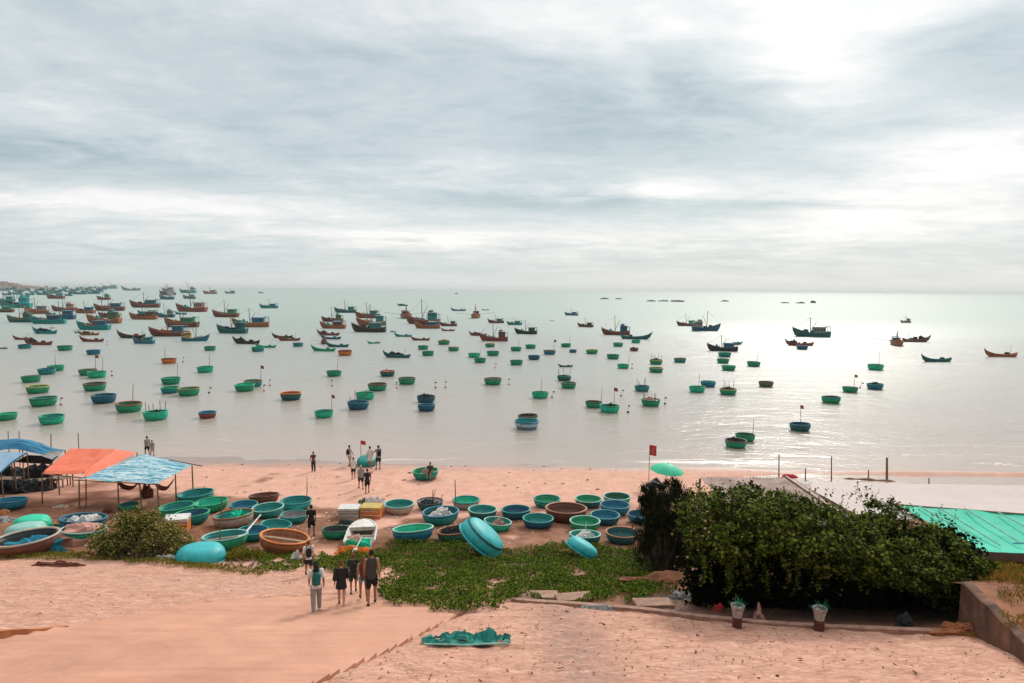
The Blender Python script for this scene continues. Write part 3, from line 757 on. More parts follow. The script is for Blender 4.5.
# ---- boats on the beach: rim centre x, y, rim width px, hull, rim, inner, extras, label[, lean deg back, lean deg right]
BB = [
 (196.3, 493, 35, 'teal', 'teal', 'teal', '', 'teal basket boat at the back beside the blue-striped tarp', 0, -4),
 (177, 506, 34, 'green', 'green', 'teal', '', 'green basket boat with teal inside touching the striped shelter', 0, -4),
 (211.5, 501.5, 33, 'green', 'green', 'mint', '', 'bright green basket boat with bright green inside, in the left group', 0, -4),
 (192, 513, 35, 'teal', 'green', 'navy', '', 'teal basket boat with navy inside behind the orange box', 0, -4),
 (233.5, 514, 40, 'beige', 'rust', 'teal', 'G', 'pale pinkish hull basket boat holding a green net', 2, -4),
 (243.5, 504, 28, 'blue', 'teal', 'blue', '', 'blue basket boat hidden behind the pale one with green net', 0, 0),
 (268, 507, 32, 'teal', 'pale', 'teal', '', 'teal basket boat with a pale rim behind the white oar', 0, -2),
 (264, 495, 30, 'brown', 'brown', 'brown', '', 'brown basket boat at the back, behind the teal ones at left', 6, -4),
 (296, 500, 31, 'cyan', 'teal', 'teal', 'm', 'teal basket boat beside the brown one, a stick behind it', 0, 0),
 (294, 514, 28, 'teal', 'teal', 'grey', '', 'teal basket boat filled with pale grey, next to the walker in black', 0, 0),
 (275, 524, 31, 'teal', 'teal', 'teal', '', 'teal basket boat just behind the big orange one', 0, 6),
 (252, 530, 32, 'teal', 'teal', 'blue', '', 'blue-teal basket boat under the lower end of the white oar', 0, 0),
 (225, 535.5, 45, 'green', 'pale', 'teal', 't', 'large green basket boat with pale rim and dark upright pole', 6, 0),
 (282, 536.5, 50, 'rust', 'orange', 'rust', 't', 'big orange-brown basket boat leaning behind the backpack walker', 3, 10),
 (27, 537, 60, 'brown', 'beige', 'dark', 'B', 'largest brown basket boat with a blue tarp inside, at far left', 2, -3),
 (82, 518, 44, 'navy', 'navy', 'navy', 'w', 'navy basket boat with white things inside, left of the shrub', 6, 0),
 (61, 521.5, 13, 'green', 'rust', 'orange', '', 'tiny green tub with an orange-lined rim at far left', 0, 0),
 (82, 529, 43, 'green', 'pale', 'pink', 'P', 'green basket boat with white rim filled with pink netting', 6, 0),
 (10, 500, 30, 'blue', 'blue', 'blue', '', 'blue basket boat in the shade under the blue tarp', 4, 0),
 (129, 504, 19, 'green', 'teal', 'dkteal', '', 'small green basket boat on the sand under the striped tarp', 0, 0),
 (336, 529, 30, 'green', 'dkgreen', 'dark', '', 'small green basket boat with dark inside left of the white boat bow', 6, 0),
 (399, 503.5, 31, 'beige', 'pale', 'teal', '', 'grey-beige hull basket boat with teal inside, right of the cool boxes', 0, 0),
 (413.5, 528.5, 43, 'blue', 'pale', 'mint', '', 'wide blue basket boat with mint inside at the edge of the creepers', 9, 0),
 (430, 501, 27, 'dkteal', 'dark', 'white', 'ns', 'basket boat heaped with dark and white fishing gear', 0, 0),
 (441, 511.5, 38, 'teal', 'blue', 'dkteal', 'w', 'deep teal basket boat with a white sack inside', 0, -3),
 (466, 499.5, 28, 'grey', 'teal', 'mint', '', 'grey hull basket boat with mint inside and tall thin pole', 0, 0),
 (482.5, 509, 30, 'dkteal', 'pale', 'teal', '', 'teal basket boat right behind the leaning overturned one', 0, 0),
 (516, 509, 30, 'navy', 'teal', 'navy', '', 'navy basket boat between the leaning boat and the dark brown one', 0, -2),
 (456, 530, 38, 'dkgreen', 'rust', 'brown', 'n', 'dark green and brown basket boat the overturned one leans on', 6, -4),
 (497, 521, 29, 'mint', 'pale', 'teal', 'p', 'teal basket boat with white rim, hidden by the leaning overturned one', 0, 6),
 (547, 498.5, 28, 'teal', 'teal', 'green', '', 'teal basket boat behind the left end of the big dark brown one', 0, 0),
 (566, 508, 43, 'brown', 'rust', 'brown', '', 'big dark brown basket boat in the middle of the right group', 2, 0),
 (538, 518, 32, 'navy', 'teal', 'teal', '', 'deep blue basket boat standing alone in front on orange dirt', 0, 0),
 (588.5, 498.5, 28, 'dkteal', 'pale', 'green', '', 'dark basket boat with green inside behind the big dark brown one', 0, 0),
 (585, 520.5, 32, 'green', 'pale', 'green', '', 'green basket boat with pale rim in front of the big dark brown one', 0, 0),
 (585, 534, 33, 'dkteal', 'pale', 'teal', 'w', 'dark teal basket boat behind the small overturned cyan one', 5, 0),
 (617, 496, 28, 'green', 'pale', 'dkgreen', '', 'green basket boat rearmost next to the dark needle bush', 0, 0),
 (615, 504.5, 31, 'blue', 'blue', 'blue', '', 'blue basket boat just in front of the rearmost green one', 0, 0),
 (605, 514.5, 31, 'navy', 'teal', 'blue', '', 'navy basket boat with blue inside left of the needle bush', 0, 0),
 (622, 532, 34, 'dkteal', 'rust', 'dkteal', '', 'dark teal basket boat with reddish rim against the needle bush', 0, 0),
 (641, 514, 28, 'blue', 'navy', 'navy', '', 'blue basket boat almost hidden behind the needle bush', 0, 0),
]
for k, (cx, cy, w, hull, rim, inner, kind, label, lb, lr) in enumerate(BB):
    p0 = G(cx, cy, .8); r = w / F * p0.y / 2 / 1.04
    for _ in range(3):
        p0 = G(cx, cy, .62 * r); r = w / F * p0.y / 2 / 1.04
    gz = float(ground(p0.x, p0.y))
    t = basket((p0.x, p0.y, gz - .02), r, hull, rim, inner, ''.join(c for c in kind if c in 'tmfnswpg'), label,
               'basket boats drawn up on the beach', (R(-lb), R(lr), random.Random(k + 40).uniform(-.5, .5)), k=k)
    if 'G' in kind:
        o = put('net', cached('nets3', lambda: m_nets(6)), cloth('mint'), loc=(p0.x + .35, p0.y, gz + .22), scale=r * .8)
        tag(o, 'bright green net heaped in the pale hull basket boat', 'net')
    if 'B' in kind:
        mb = MB(); lump(mb, (0, 0, 0), 1.1, .7, .5, 4.2, 22, 8, .7)
        tag(put('tarp', mb, cloth('blue'), loc=(p0.x + .25, p0.y, gz + .22)), 'crumpled blue tarp inside the largest brown basket boat', 'tarp')
    if 'P' in kind:
        mb = MB(); lump(mb, (0, 0, 0), 1.15, .95, .62, 7.2, 22, 8, .4)
        tag(put('net', mb, cloth('pink'), loc=(p0.x, p0.y, gz + .25)), 'pink netting piled in the green white-rimmed basket boat', 'net')

# overturned boats (hull up); two of them lean on a neighbour
def overturned(px, py, w, hull, label, tilt=(0, 0), rz=0, band=None, lift=0.0, axis=None):
    p0 = G(px, py, .35); r = w / F * p0.y / 2 / 1.03
    gz = float(ground(p0.x, p0.y))
    M = Matrix.Rotation(rz, 3, 'Z') @ Matrix.Rotation(R(tilt[1]), 3, 'Y') @ Matrix.Rotation(R(tilt[0]), 3, 'X') @ Matrix.Rotation(math.pi, 3, 'X')
    if axis: M = (-Vector(axis)).to_track_quat('Z', 'Y').to_matrix()
    t = thing('overturned_basket_boat', label, 'boat', (0, 0, 0), M.to_euler(), r, 'overturned basket boats')
    low = min((M @ Vector((math.cos(a) * 1.03, math.sin(a) * 1.03, .66))).z for a in np.arange(0, 6.28, .2))
    t.location = (p0.x, p0.y, gz - low * r - .03 + lift)
    put('hull', cached('bowl', m_bowl), [paint(hull), paint(hull)], t)
    put('rim', cached('rim', m_rim), paint(hull), t)
    if band:
        put('stripe', cached('stripe', lambda: MB().lathe([(.86, .15), (.885, .15), (.935, .22), (.91, .24)], 30, close=True, wob=.012).mesh('stripe', True)), paint(band), t)
overturned(201, 553, 50, 'cyan', 'overturned cyan basket boat between the shrub and the grass clump', (-3, 0))
overturned(33, 521, 35, 'mint', 'overturned bright green basket boat, rear one of two at far left', (-3, 2))
overturned(26, 530, 40, 'pale', 'overturned pale green basket boat, front one of two at far left', (-4, -3))
overturned(489, 550, 53, 'cyan', 'overturned cyan basket boat leaning steeply on the dark green and brown one', band='dkteal', axis=(.64, .02, .77))
overturned(586, 552, 36, 'cyan', 'small overturned cyan basket boat at the top of the creepers', axis=(.50, .12, .86))

# ================================================================== FISHING BOATS (length 1, bow at -x)
def st_hull(kind):
    """stations: t, half beam, sheer height, keel height"""
    if kind == 'cab':
        return [(-.50, .004, .215, .15), (-.46, .040, .195, .04), (-.38, .085, .165, -.02), (-.26, .120, .130, -.035), (-.10, .138, .100, -.04),
                (.10, .140, .088, -.04), (.28, .132, .094, -.038), (.42, .115, .112, -.03), (.50, .095, .128, .0)]
    if kind == 'open':
        return [(-.50, .004, .185, .16), (-.45, .022, .150, .055), (-.36, .050, .112, -.005), (-.22, .074, .080, -.03), (0.0, .085, .062, -.035),
                (.20, .080, .062, -.035), (.36, .060, .075, -.02), (.46, .035, .096, .01), (.50, .010, .112, .07)]
def m_hull(kind):
    S = st_hull(kind); vs = []; fs = []; mi = []
    prof = [(0, 0.0), (.62, .10), (.90, .42), (.985, .72), (1.02, .86), (1.03, 1.0)]
    npf = len(prof); row = 2 * npf - 1
    for t, bm, sh, ke in S:
        half = [(bm * a, ke + (sh - ke) * h) for a, h in prof]
        rake = lambda z: t - (.03 * (z / .2) if t < -.4 else 0)
        pts = [(-y, z) for y, z in half[::-1]] + half[1:]
        vs += [(rake(z), y, z) for y, z in pts]
    for i in range(len(S) - 1):
        for j in range(row - 1):
            fs.append((i * row + j, (i + 1) * row + j, (i + 1) * row + j + 1, i * row + j + 1))
            jj = j if j < npf - 1 else row - 2 - j
            mi.append({0: 1, 1: 0}.get(jj, 0) if jj != npf - 2 else 2)
    fs.append(tuple((len(S) - 1) * row + j for j in range(row))); mi.append(0)
    fs.append(tuple(range(row))[::-1]); mi.append(0)
    mb = MB(); mb.add(vs, fs); mb.mi = mi
    return mb.mesh('hull', False)
def m_deck(kind):
    S = st_hull(kind); vs = []; fs = []
    for t, bm, sh, ke in S[1:]:
        z = sh - .03
        vs += [(t, -bm * .97, z), (t, bm * .97, z)]
    for i in range(len(S) - 2):
        fs.append((2 * i, 2 * i + 2, 2 * i + 3, 2 * i + 1))
    return MB().add(vs, fs).mesh('deck')
def m_rail(kind):
    S = st_hull(kind); mb = MB()
    for s_ in (-1, 1):
        mb.tube([(t, s_ * bm * 1.03, sh + .004) for t, bm, sh, ke in S], .007, 4)
    mb.tube([(-.49, 0, .14), (-.525, 0, S[0][2] + .035)], [.012, .008], 5)
    return mb.mesh('gunwale')
def m_cabin(v):
    x0, x1, h = [(.12, .38, .245), (.16, .40, .28), (.04, .36, .225)][v]
    mb = MB().box(((x0 + x1) / 2, 0, (.07 + h) / 2), (x1 - x0, .17, h - .07))
    if v == 1: mb.box((.24, 0, .305), (.11, .12, .06))
    return mb.mesh('cabin')
def m_croof(v):
    x0, x1, h = [(.12, .38, .245), (.16, .40, .28), (.04, .36, .225)][v]
    mb = MB().box(((x0 + x1) / 2, 0, h + .006), (x1 - x0 + .04, .20, .012))
    if v == 1: mb.box((.24, 0, .340), (.14, .15, .01))
    return mb.mesh('roof')
def m_cwin(v):
    x0, x1, h = [(.12, .38, .245), (.16, .40, .28), (.04, .36, .225)][v]
    mb = MB(); n = 4
    return mb.box((0, 0, 0), ((x1 - x0) / n * .6, .004, .06)).mesh('window')
def m_mast(v):
    mb = MB()
    if v == 3: return MB().tube([(.28, 0, .03), (.30, 0, .30)], .005, 4).mesh('mast')
    mb.tube([(-.02, 0, .05), (-.05, 0, [.52, .60, .46][v])], [.013, .009], 5)
    mb.tube([(-.03, 0, .14), (.12, .0, [.40, .44, .34][v])], .007, 4)
    return mb.mesh('mast')
def m_rig(v):
    mb = MB(); h = [.52, .60, .46][v]
    mb.tube([(-.05, 0, h * .97), (-.49, 0, .215)], .0022, 3, cap=False)
    mb.tube([(-.05, 0, h * .97), (.44, 0, .24)], .0022, 3, cap=False)
    return mb.mesh('rigging')
def m_boom():
    mb = MB()
    for s_ in (-1, 1): mb.tube([(.0, s_ * .1, .13), (.02, s_ * .62, .20)], .005, 4)
    return mb.mesh('outrigger')
def m_canopy():
    mb = MB()
    for x in (.40, .49):
        for y in (-.07, .07): mb.tube([(x, y, .08), (x, y, .24)], .006, 4)
    mb.box((.445, 0, .245), (.13, .17, .012))
    return mb.mesh('stern_canopy')
def m_cargo(seed):
    r = random.Random(seed); mb = MB()
    for k in range(9):
        x = r.uniform(-.34, .08); s_ = r.uniform(.03, .075)
        mb.box((x, r.uniform(-.05, .05), .075 + s_ / 2), (s_ * 1.5, s_ * 1.3, s_), r.uniform(0, 3))
    lump(mb, (-.18, 0, .06), .12, .07, .11, seed * 1.3, 10, 4, .6)
    return mb.mesh('deck_gear')
def m_engine():
    mb = MB().box((.18, 0, .075), (.13, .07, .06)).box((.18, 0, .113), (.10, .05, .02))
    return mb.mesh('engine_box')
def m_bench():
    mb = MB()
    for x, w in ((-.25, .12), (-.05, .16), (.33, .12)): mb.box((x, 0, .055), (.03, w, .012))
    return mb.mesh('thwart')

def fishing(x0, x1, wl, typ, hull, cab, label, group, k):
    cx = (x0 + x1) / 2; w = x1 - x0
    g0 = Zp(cx, wl - .2, 0)
    L = w / F * g0.y
    rr = random.Random(k * 7 + 1)
    u = Vector((g0.x, g0.y, 0)).normalized()
    rz = R(rr.uniform(-12, 12) if w > 17 else rr.uniform(-24, 24)); L = L / max(math.cos(rz), .85)
    if typ in ('c', 's'): rz += math.pi
    end = typ == 'E'
    if end:
        L = L / .33 ; rz = R(90 + rr.uniform(-8, 8)) + math.atan2(-u.x, u.y)
    pos = g0 + u * (L * (.42 if end else .10))
    op = typ in ('S', 's')
    t = thing('fishing_boat' if not op else 'open_boat', label, 'boat', (pos.x, pos.y, -.004 * L), (R(rr.uniform(-2, 2)), 0, rz), (L, L, L * (.85 if end else 1.2 if not op else 1.25)), group)
    kd = 'open' if op else 'cab'
    bottom = {'brown': 'red', 'red': 'dark', 'rust': 'brown', 'dark': 'black'}.get(hull, 'dark')
    stripe = {'brown': 'rust', 'red': 'rust', 'navy': 'blue', 'teal': 'cyan', 'rust': 'orange', 'dark': 'brown', 'dkteal': 'teal', 'green': 'mint', 'blue': 'ltblue'}.get(hull, hull)
    put('hull', cached('hull' + kd, lambda: m_hull(kd)), [paint(hull), paint(bottom), paint(stripe)], t)
    put('deck', cached('deck' + kd, lambda: m_deck(kd)), M_plank, t)
    put('gunwale', cached('rail' + kd, lambda: m_rail(kd)), paint(stripe), t)
    if op:
        put('engine_box', cached('eng', m_engine), paint(cab), t)
        put('thwart', cached('bench', m_bench), M_plank, t)
        if k % 2 == 0: put('mast', cached('mast3', lambda: m_mast(3)), M_bamboo, t)
        if k % 3 == 0: put('deck_gear', cached('cargo%d' % (k % 4), lambda: m_cargo(k % 4)), cloth('dark'), t)
    else:
        v = k % 3
        c = put('cabin', cached('cabin%d' % v, lambda: m_cabin(v)), paint(cab), t)
        put('roof', cached('croof%d' % v, lambda: m_croof(v)), paint(['pale', 'ltblue', 'grey', 'white'][k % 4] if not end else cab), c)
        wx0, wx1, wh = [(.12, .38, .245), (.16, .40, .28), (.04, .36, .225)][v]
        if w > 9:
            for s_ in (-1, 1):
                for i_ in range(4): put('window', cached('cwin%d' % v, lambda: m_cwin(v)), M_win, c, loc=(wx0 + (wx1 - wx0) * (i_ + .5) / 4, s_ * .0855, wh - .055))
            put('window', cached('cwinf', lambda: MB().box((0, 0, 0), (.004, .12, .06)).mesh('window')), M_win, c, loc=(wx0 - .001, 0, wh - .055))
        ms_ = put('mast', cached('mast%d' % v, lambda: m_mast(v)), M_bamboo, t)
        put('rigging', cached('rig%d' % v, lambda: m_rig(v)), M_bamboo, ms_)
        put('stern_canopy', cached('canopy', m_canopy), paint(cab), t)
        put('deck_gear', cached('cargo%d' % (k % 4), lambda: m_cargo(k % 4)), cloth(['dark', 'teal', 'rust', 'grey'][k % 4]), t)
        if end: put('outrigger', cached('boom', m_boom), M_bamboo, t)
    return t

FB = [
 # far left
 (46, 65, 299, 'C', 'red', 'ltblue', 'dark red boat with white and blue cabin before the hazy far cluster'),
 (96, 111, 300, 'C', 'red', 'green', 'small red boat with green cabin, alone right of the far cluster'),
 (96, 123, 311, 'C', 'brown', 'blue', 'red-brown boat with blue cabin at the stern, above the moored left group'),
 (-5, 13, 302, 'C', 'teal', 'teal', 'teal boat cut by the left edge just under the far cluster'),
 (0, 31, 308, 'C', 'teal', 'cyan', 'long teal boat with pale teal cabin at the left edge'),
 (-8, 14, 312.5, 'C', 'brown', 'green', 'brown-red boat with green upperworks cut by the left edge'),
 (23, 49, 314, 'C', 'rust', 'grey', 'orange-brown boat with grey cabin at the left of the moored group'),
 (52, 75, 311.5, 'C', 'red', 'pink', 'red boat with a pinkish cabin in the moored left group'),
 (74, 96, 313.5, 'C', 'rust', 'blue', 'pale orange boat with a blue cabin at the right of the moored left group'),
 (46, 75, 319.5, 'C', 'navy', 'navy', 'navy boat with dark cabin in the middle of the moored left group'),
 (7, 34, 322.5, 'C', 'dkteal', 'olive', 'dark boat with brown bow leading the moored left group'),
 (32, 64, 324, 'C', 'teal', 'navy', 'long low teal boat in front of the moored left group'),
 (98, 120, 318, 'C', 'red', 'white', 'pinkish boat half hidden behind the brown one at left'),
 (87, 121, 323.5, 'C', 'rust', 'olive', 'brown boat with a green and white cabin, second row at left'),
 (77, 110, 330, 'C', 'teal', 'blue', 'long blue-teal boat with blue cabin amidships'),
 (79, 99, 335.5, 'S', 'rust', 'brown', 'flat brown open boat in front of the long blue-teal one'),
 (73, 82, 333.3, 'S', 'teal', 'teal', 'tiny teal open boat at the stern of the flat brown one'),
 (80, 104, 342, 'S', 'red', 'dark', 'maroon open boat alone right of the far-left open boats'),
 (31, 59, 334, 'S', 'teal', 'dkteal', 'slender teal open boat with a dark engine box, far left'),
 (49, 54.5, 328.5, 's', 'red', 'brown', 'tiny dark red skiff just above the slender teal open boat'),
 (13, 32, 340, 'S', 'red', 'green', 'maroon open boat with green inside at far left'),
 (24, 53, 345.2, 'S', 'red', 'dark', 'long low maroon open boat, second row at far left'),
 (-3, 7.5, 349, 'S', 'dark', 'dark', 'dark open boat cut by the left edge'),
 (116, 147, 338.5, 'S', 'dark', 'red', 'dark open boat with red gear, left of the small blue boat'),
 # 128..256
 (159, 176, 295.3, 'C', 'dark', 'white', 'distant dark boat with white cabin, upper one of a pair'),
 (158, 175, 299.7, 'C', 'navy', 'white', 'distant blue boat with white cabin, lower one of a pair'),
 (161, 175, 291.8, 'C', 'grey', 'grey', 'faint grey boat farthest of the stacked distant three'),
 (182, 196, 299, 'C', 'dkteal', 'grey', 'distant dark teal boat right of the blue and white pair'),
 (180, 196, 293.3, 'C', 'teal', 'ltblue', 'faint bluish boat behind the distant dark teal one'),
 (203, 217, 294.2, 'C', 'rust', 'grey', 'faint brownish boat near the horizon'),
 (225, 235, 293.8, 'C', 'teal', 'teal', 'small teal boat alone near the horizon'),
 (121, 141, 290.8, 'S', 'grey', 'grey', 'faint grey boat at the right end of the far cluster'),
 (131, 159, 307.8, 'C', 'brown', 'blue', 'red-brown boat with blue cabin amidships and thin mast'),
 (176, 207, 312, 'C', 'red', 'pink', 'big red boat with pink cabin behind the teal one'),
 (174, 188, 314.8, 'S', 'teal', 'teal', 'low teal open boat under the bow of the big red one'),
 (139, 157, 315.3, 'C', 'teal', 'teal', 'teal boat behind the bow of the orange-brown one'),
 (130, 157, 319.7, 'C', 'rust', 'brown', 'orange-brown boat with a high bow in front of a teal one'),
 (155, 175, 317.5, 'C', 'navy', 'grey', 'navy boat with cluttered grey cabin beside the orange-brown one'),
 (164, 199, 327.3, 'C', 'brown', 'green', 'brown boat with bright green cabin near the stern'),
 (212, 239, 317.3, 'C', 'brown', 'green', 'brown boat with green cabin and two thin masts'),
 (216, 248, 333.5, 'C', 'dkteal', 'dkteal', 'dark teal boat with a tall mast and dark cabin'),
 (234, 268, 327.3, 'C', 'rust', 'blue', 'brown boat with blue cabin and blue mast behind the dark teal one'),
 (151, 186, 336.5, 'C', 'brown', 'blue', 'largest brown boat with dark blue cabin, left bay'),
 (183, 208, 341.3, 'c', 'blue', 'yellow', 'blue boat with yellow and orange top at the large brown one'),
 (132, 155, 343.8, 'C', 'blue', 'teal', 'small bright blue boat with blue cabin'),
 (232, 261, 344.2, 'S', 'dark', 'dark', 'dark open boat with a thin mast below the dark teal boat'),
 (256, 276, 348, 'S', 'green', 'green', 'low green open boat at the teal basket boat'),
 # 256..512
 (261, 277, 308.5, 'C', 'teal', 'blue', 'lone blue-teal boat with a mast, above the mid bay boats'),
 (258, 264, 293.3, 'S', 'grey', 'grey', 'tiny grey boat near the horizon left of centre'),
 (272, 293, 338.3, 'S', 'dark', 'olive', 'dark open boat behind the maroon one, left of centre'),
 (278, 300, 341, 'S', 'red', 'dark', 'maroon open boat in front of a dark one, left of centre'),
 (335, 356, 313, 'C', 'dkteal', 'green', 'dark teal boat with a green cabin behind the central cluster'),
 (322, 343, 322, 'C', 'brown', 'olive', 'cluttered brown boat with mast, rear at the left of the central cluster'),
 (320, 346, 328.7, 'C', 'rust', 'brown', 'orange-brown boat at the left front of the central cluster'),
 (355, 380, 318.3, 'C', 'red', 'teal', 'dark red boat with teal cabin, rear of the central cluster'),
 (357, 386, 325.5, 'C', 'rust', 'teal', 'brown boat with big teal cabin squeezed in the central cluster'),
 (352, 386, 332.3, 'C', 'dark', 'teal', 'dark long boat in front of the central cluster'),
 (317, 340, 335.7, 'S', 'red', 'navy', 'maroon open boat above the blue one, below the central cluster'),
 (321, 341, 339.5, 'S', 'navy', 'blue', 'blue open boat right below the maroon one, central cluster'),
 (326, 349, 347.3, 'S', 'dkteal', 'blue', 'dark teal open boat behind the green one with high prow'),
 (320.5, 328, 344.5, 'E', 'red', 'red', 'small dark red boat end-on beside the dark teal open one'),
 (311, 336, 351.5, 'S', 'green', 'green', 'green open boat with high prow left of the orange basket boat'),
 (368, 380, 343.8, 'S', 'green', 'red', 'short green open boat with red gear below the dark long boat'),
 (390, 396.5, 332.3, 'S', 'green', 'green', 'tiny green skiff at the bow of the teal open boat'),
 (394, 412, 337, 'S', 'teal', 'navy', 'teal open boat right of the central cluster'),
 (400.5, 412, 319, 'E', 'rust', 'brown', 'brown boat seen end-on with a mast, left of the big twin boats'),
 (397, 408, 306.2, 'S', 'dkteal', 'dark', 'small dark skiff alone near the horizon, above the end-on boat'),
 (406, 440, 324.3, 'C', 'brown', 'teal', 'brown boat with big teal cabin behind the orange-brown one'),
 (415, 440, 328.7, 'C', 'rust', 'blue', 'orange-brown boat moored in front of the teal cabin boat'),
 (440, 457, 326.3, 'C', 'brown', 'olive', 'boxy brown boat with olive cabin right of the moored two'),
 (441, 455, 331.3, 'S', 'red', 'brown', 'small dark red open boat below the boxy olive-cabin one'),
 (411, 430, 340.7, 'S', 'red', 'dark', 'dark red open boat alone below the moored two'),
 (383, 411, 358, 'S', 'dkteal', 'dark', 'dark open boat with high prow and a stern stick, mid bay'),
 (454.5, 458, 294.3, 'C', 'grey', 'grey', 'tiny faint boat far out right of centre'),
 (451, 466, 311.2, 'S', 'navy', 'navy', 'low navy boat near the horizon, right of centre'),
 (471, 480.5, 318.7, 'E', 'rust', 'brown', 'brown boat end-on with outriggers spread wide'),
 (482, 489, 310.5, 'S', 'dark', 'dark', 'tiny dark skiff near the horizon by the outrigger boat'),
 (488, 504, 323.3, 'C', 'brown', 'blue', 'brown boat with a blue cabin and blue mast, mid bay'),
 (469, 487, 336, 'S', 'red', 'brown', 'red-brown open boat, left of the two maroon ones'),
 (480, 508, 341.3, 'C', 'red', 'brown', 'maroon boat with cluttered deck, right of the two maroon ones'),
 # 512..
 (507, 522, 325.2, 'C', 'teal', 'green', 'small teal-green boat behind the dark cluttered one'),
 (515, 537, 334.2, 'C', 'dark', 'dkteal', 'dark cluttered boat with dark teal cabin, centre'),
 (550, 554.5, 321.3, 'S', 'teal', 'teal', 'tiny teal skiff between the dark and the blue boats'),
 (565, 578, 315.7, 'C', 'blue', 'blue', 'small all-blue boat near the horizon, right of centre'),
 (578, 593, 327.3, 'C', 'brown', 'dark', 'brown boat with a dark cabin below the all-blue one'),
 (602, 629.5, 335.2, 'C', 'brown', 'navy', 'brown boat with grey-blue cabin and tall leaning mast, right bay'),
 (621, 651, 339.5, 's', 'dkteal', 'dkteal', 'long low teal boat crossing the brown one, right bay'),
 (677, 696, 326.2, 'C', 'brown', 'mint', 'brown boat with mint cabin left of the navy one'),
 (692, 720, 331.2, 'c', 'navy', 'grey', 'navy boat with white and grey cabin, bow to the right'),
 (708, 737, 351.3, 'C', 'dark', 'blue', 'dark boat with bright blue cabin above three basket boats'),
 (728, 743, 345, 's', 'teal', 'green', 'teal boat behind the stern of the blue-cabin one'),
 (558, 573, 367.3, 'S', 'dkteal', 'dark', 'short dark teal open boat with raised prow, mid bay'),
 (794, 829, 337, 'C', 'dkteal', 'grey', 'dark teal boat with grey cabin and mast on the bright water'),
 (786, 813, 346, 'S', 'red', 'brown', 'maroon open boat with raised prow on the bright water'),
 (900, 911, 323, 'C', 'grey', 'grey', 'small grey boat near the horizon at right'),
 (890.5, 903, 346.2, 'E', 'rust', 'blue', 'orange-brown boat end-on with a blue cabin at right'),
 (902, 930, 342.2, 's', 'brown', 'green', 'brown boat with yellow and green top beside the end-on one'),
 (921, 952, 362.2, 'S', 'dkteal', 'dark', 'dark teal open boat with high prow at far right'),
 (985, 1017, 357.2, 'S', 'rust', 'dark', 'orange-brown open boat nearest the right edge'),
]
for k, (x0, x1, wl, ty, hc, cc_, lab) in enumerate(FB):
    fishing(x0, x1, wl, ty, hc, cc_, lab, 'fishing boats moored in the bay', k)
# hazy cluster under the headland
FAR = [(0, 9, 291), (8, 17, 290.3), (14, 24, 292.6), (22, 31, 291), (29, 38, 293), (35, 46, 291.3), (36, 49, 295.2), (46, 56, 291.6), (50, 61, 293.8),
       (58, 67, 291.2), (64, 73, 292.3), (71, 80, 291), (73, 86, 294.6), (80, 90, 292), (90, 103, 292.2), (97, 108, 289.8), (2, 12, 295.5), (104, 117, 288.9), (5, 12, 288.8), (19, 26, 289.2), (26, 34, 289.0), (33, 41, 289.4), (42, 49, 289.0), (51, 58, 289.3), (61, 69, 289.2),
       (68, 77, 293.6), (54, 62, 292.6), (43, 52, 294.6), (26, 35, 295.3), (13, 22, 294.8), (76, 84, 289.4), (84, 92, 289.8), (88, 99, 294.2), (90, 97, 288.6), (20, 30, 297.2), (64, 73, 296.2)]
for k, (x0, x1, wl) in enumerate(FAR):
    hc = ['teal', 'blue', 'dkteal', 'cyan', 'navy'][k % 5]
    fishing(x0, x1, wl, 'C', 'teal', 'teal' if k % 2 else 'blue', 'distant bluish boat in the hazy cluster under the headland', 'hazy boats under the headland', k + 3)

# floats with little flags between the boats
M_float = mat('float', (.55, .09, .07), .5, .2, 9)
BU = [(333 - 1, 386, 'red', 'pennant float left of the pair by the brown-rimmed boat'), (112, 376, 'dark', 'dark float right of the brown-rimmed twin boats'),
      (183, 362, 'dark', 'dark float right of the left orange basket boat'), (209, 393, 'dark', 'dark float right of the three green boats below the orange one'),
      (270, 385.5, 'red', 'upper red float right of the red-rimmed green boat'), (264, 391, 'red', 'lower red float right of the red-rimmed green boat'),
      (397, 388, 'red', 'red float between two brown-rimmed green boats'), (435.5, 388, 'dark', 'dark float left of the big red float in mid bay'),
      (445.5, 387.5, 'red', 'biggest red float in mid bay'), (495, 368, 'red', 'small red float under the touching pair'),
      (509, 384.5, 'red', 'red float right of the lone red-rimmed green boat'), (552, 397.5, 'red', 'red float right of the lone mint boat'),
      (628, 412.5, 'dark', 'dark float right of the mint boat with dark bundles'), (621, 396, 'red', 'red float left of the teal boat with leaning sticks'),
      (665, 404, 'dark', 'dark float right of the pale-inside green boat'), (632, 368.5, 'dark', 'tiny dark float right of the mint boat with a stick'),
      (61, 405, 'red', 'red float right of the dark-rimmed green boat at left'), (107, 344.5, 'red', 'red float right of the lone maroon open boat'),
      (860, 388, 'red', 'red float between the pennant boat and the blue-teal one')]
def m_float():
    mb = MB().ell((0, 0, .1), .28, .28, .2, 10, 6); return mb.mesh('float', True)
def m_fpole(): return MB().tube([(0, 0, .2), (.05, 0, 1.5)], .03, 5).mesh('pole')
def m_fflag(): return MB().box((.27, 0, 1.33), (.44, .02, .30)).mesh('flag')
for k, (px, py, c, lab) in enumerate(BU):
    g0 = Zp(px, py, 0)
    t = thing('marker_float', lab, 'float', g0, (R(random.uniform(-12, 12)), R(random.uniform(-12, 12)), random.uniform(-.6, .6)), .62, 'net marker floats')
    put('float', cached('float', m_float), M_float if c == 'red' else cloth('dark'), t)
    po = put('pole', cached('fpole', m_fpole), M_bamboo, t)
    put('flag', cached('fflag', m_fflag), cloth('red' if c == 'red' else 'dark'), po)

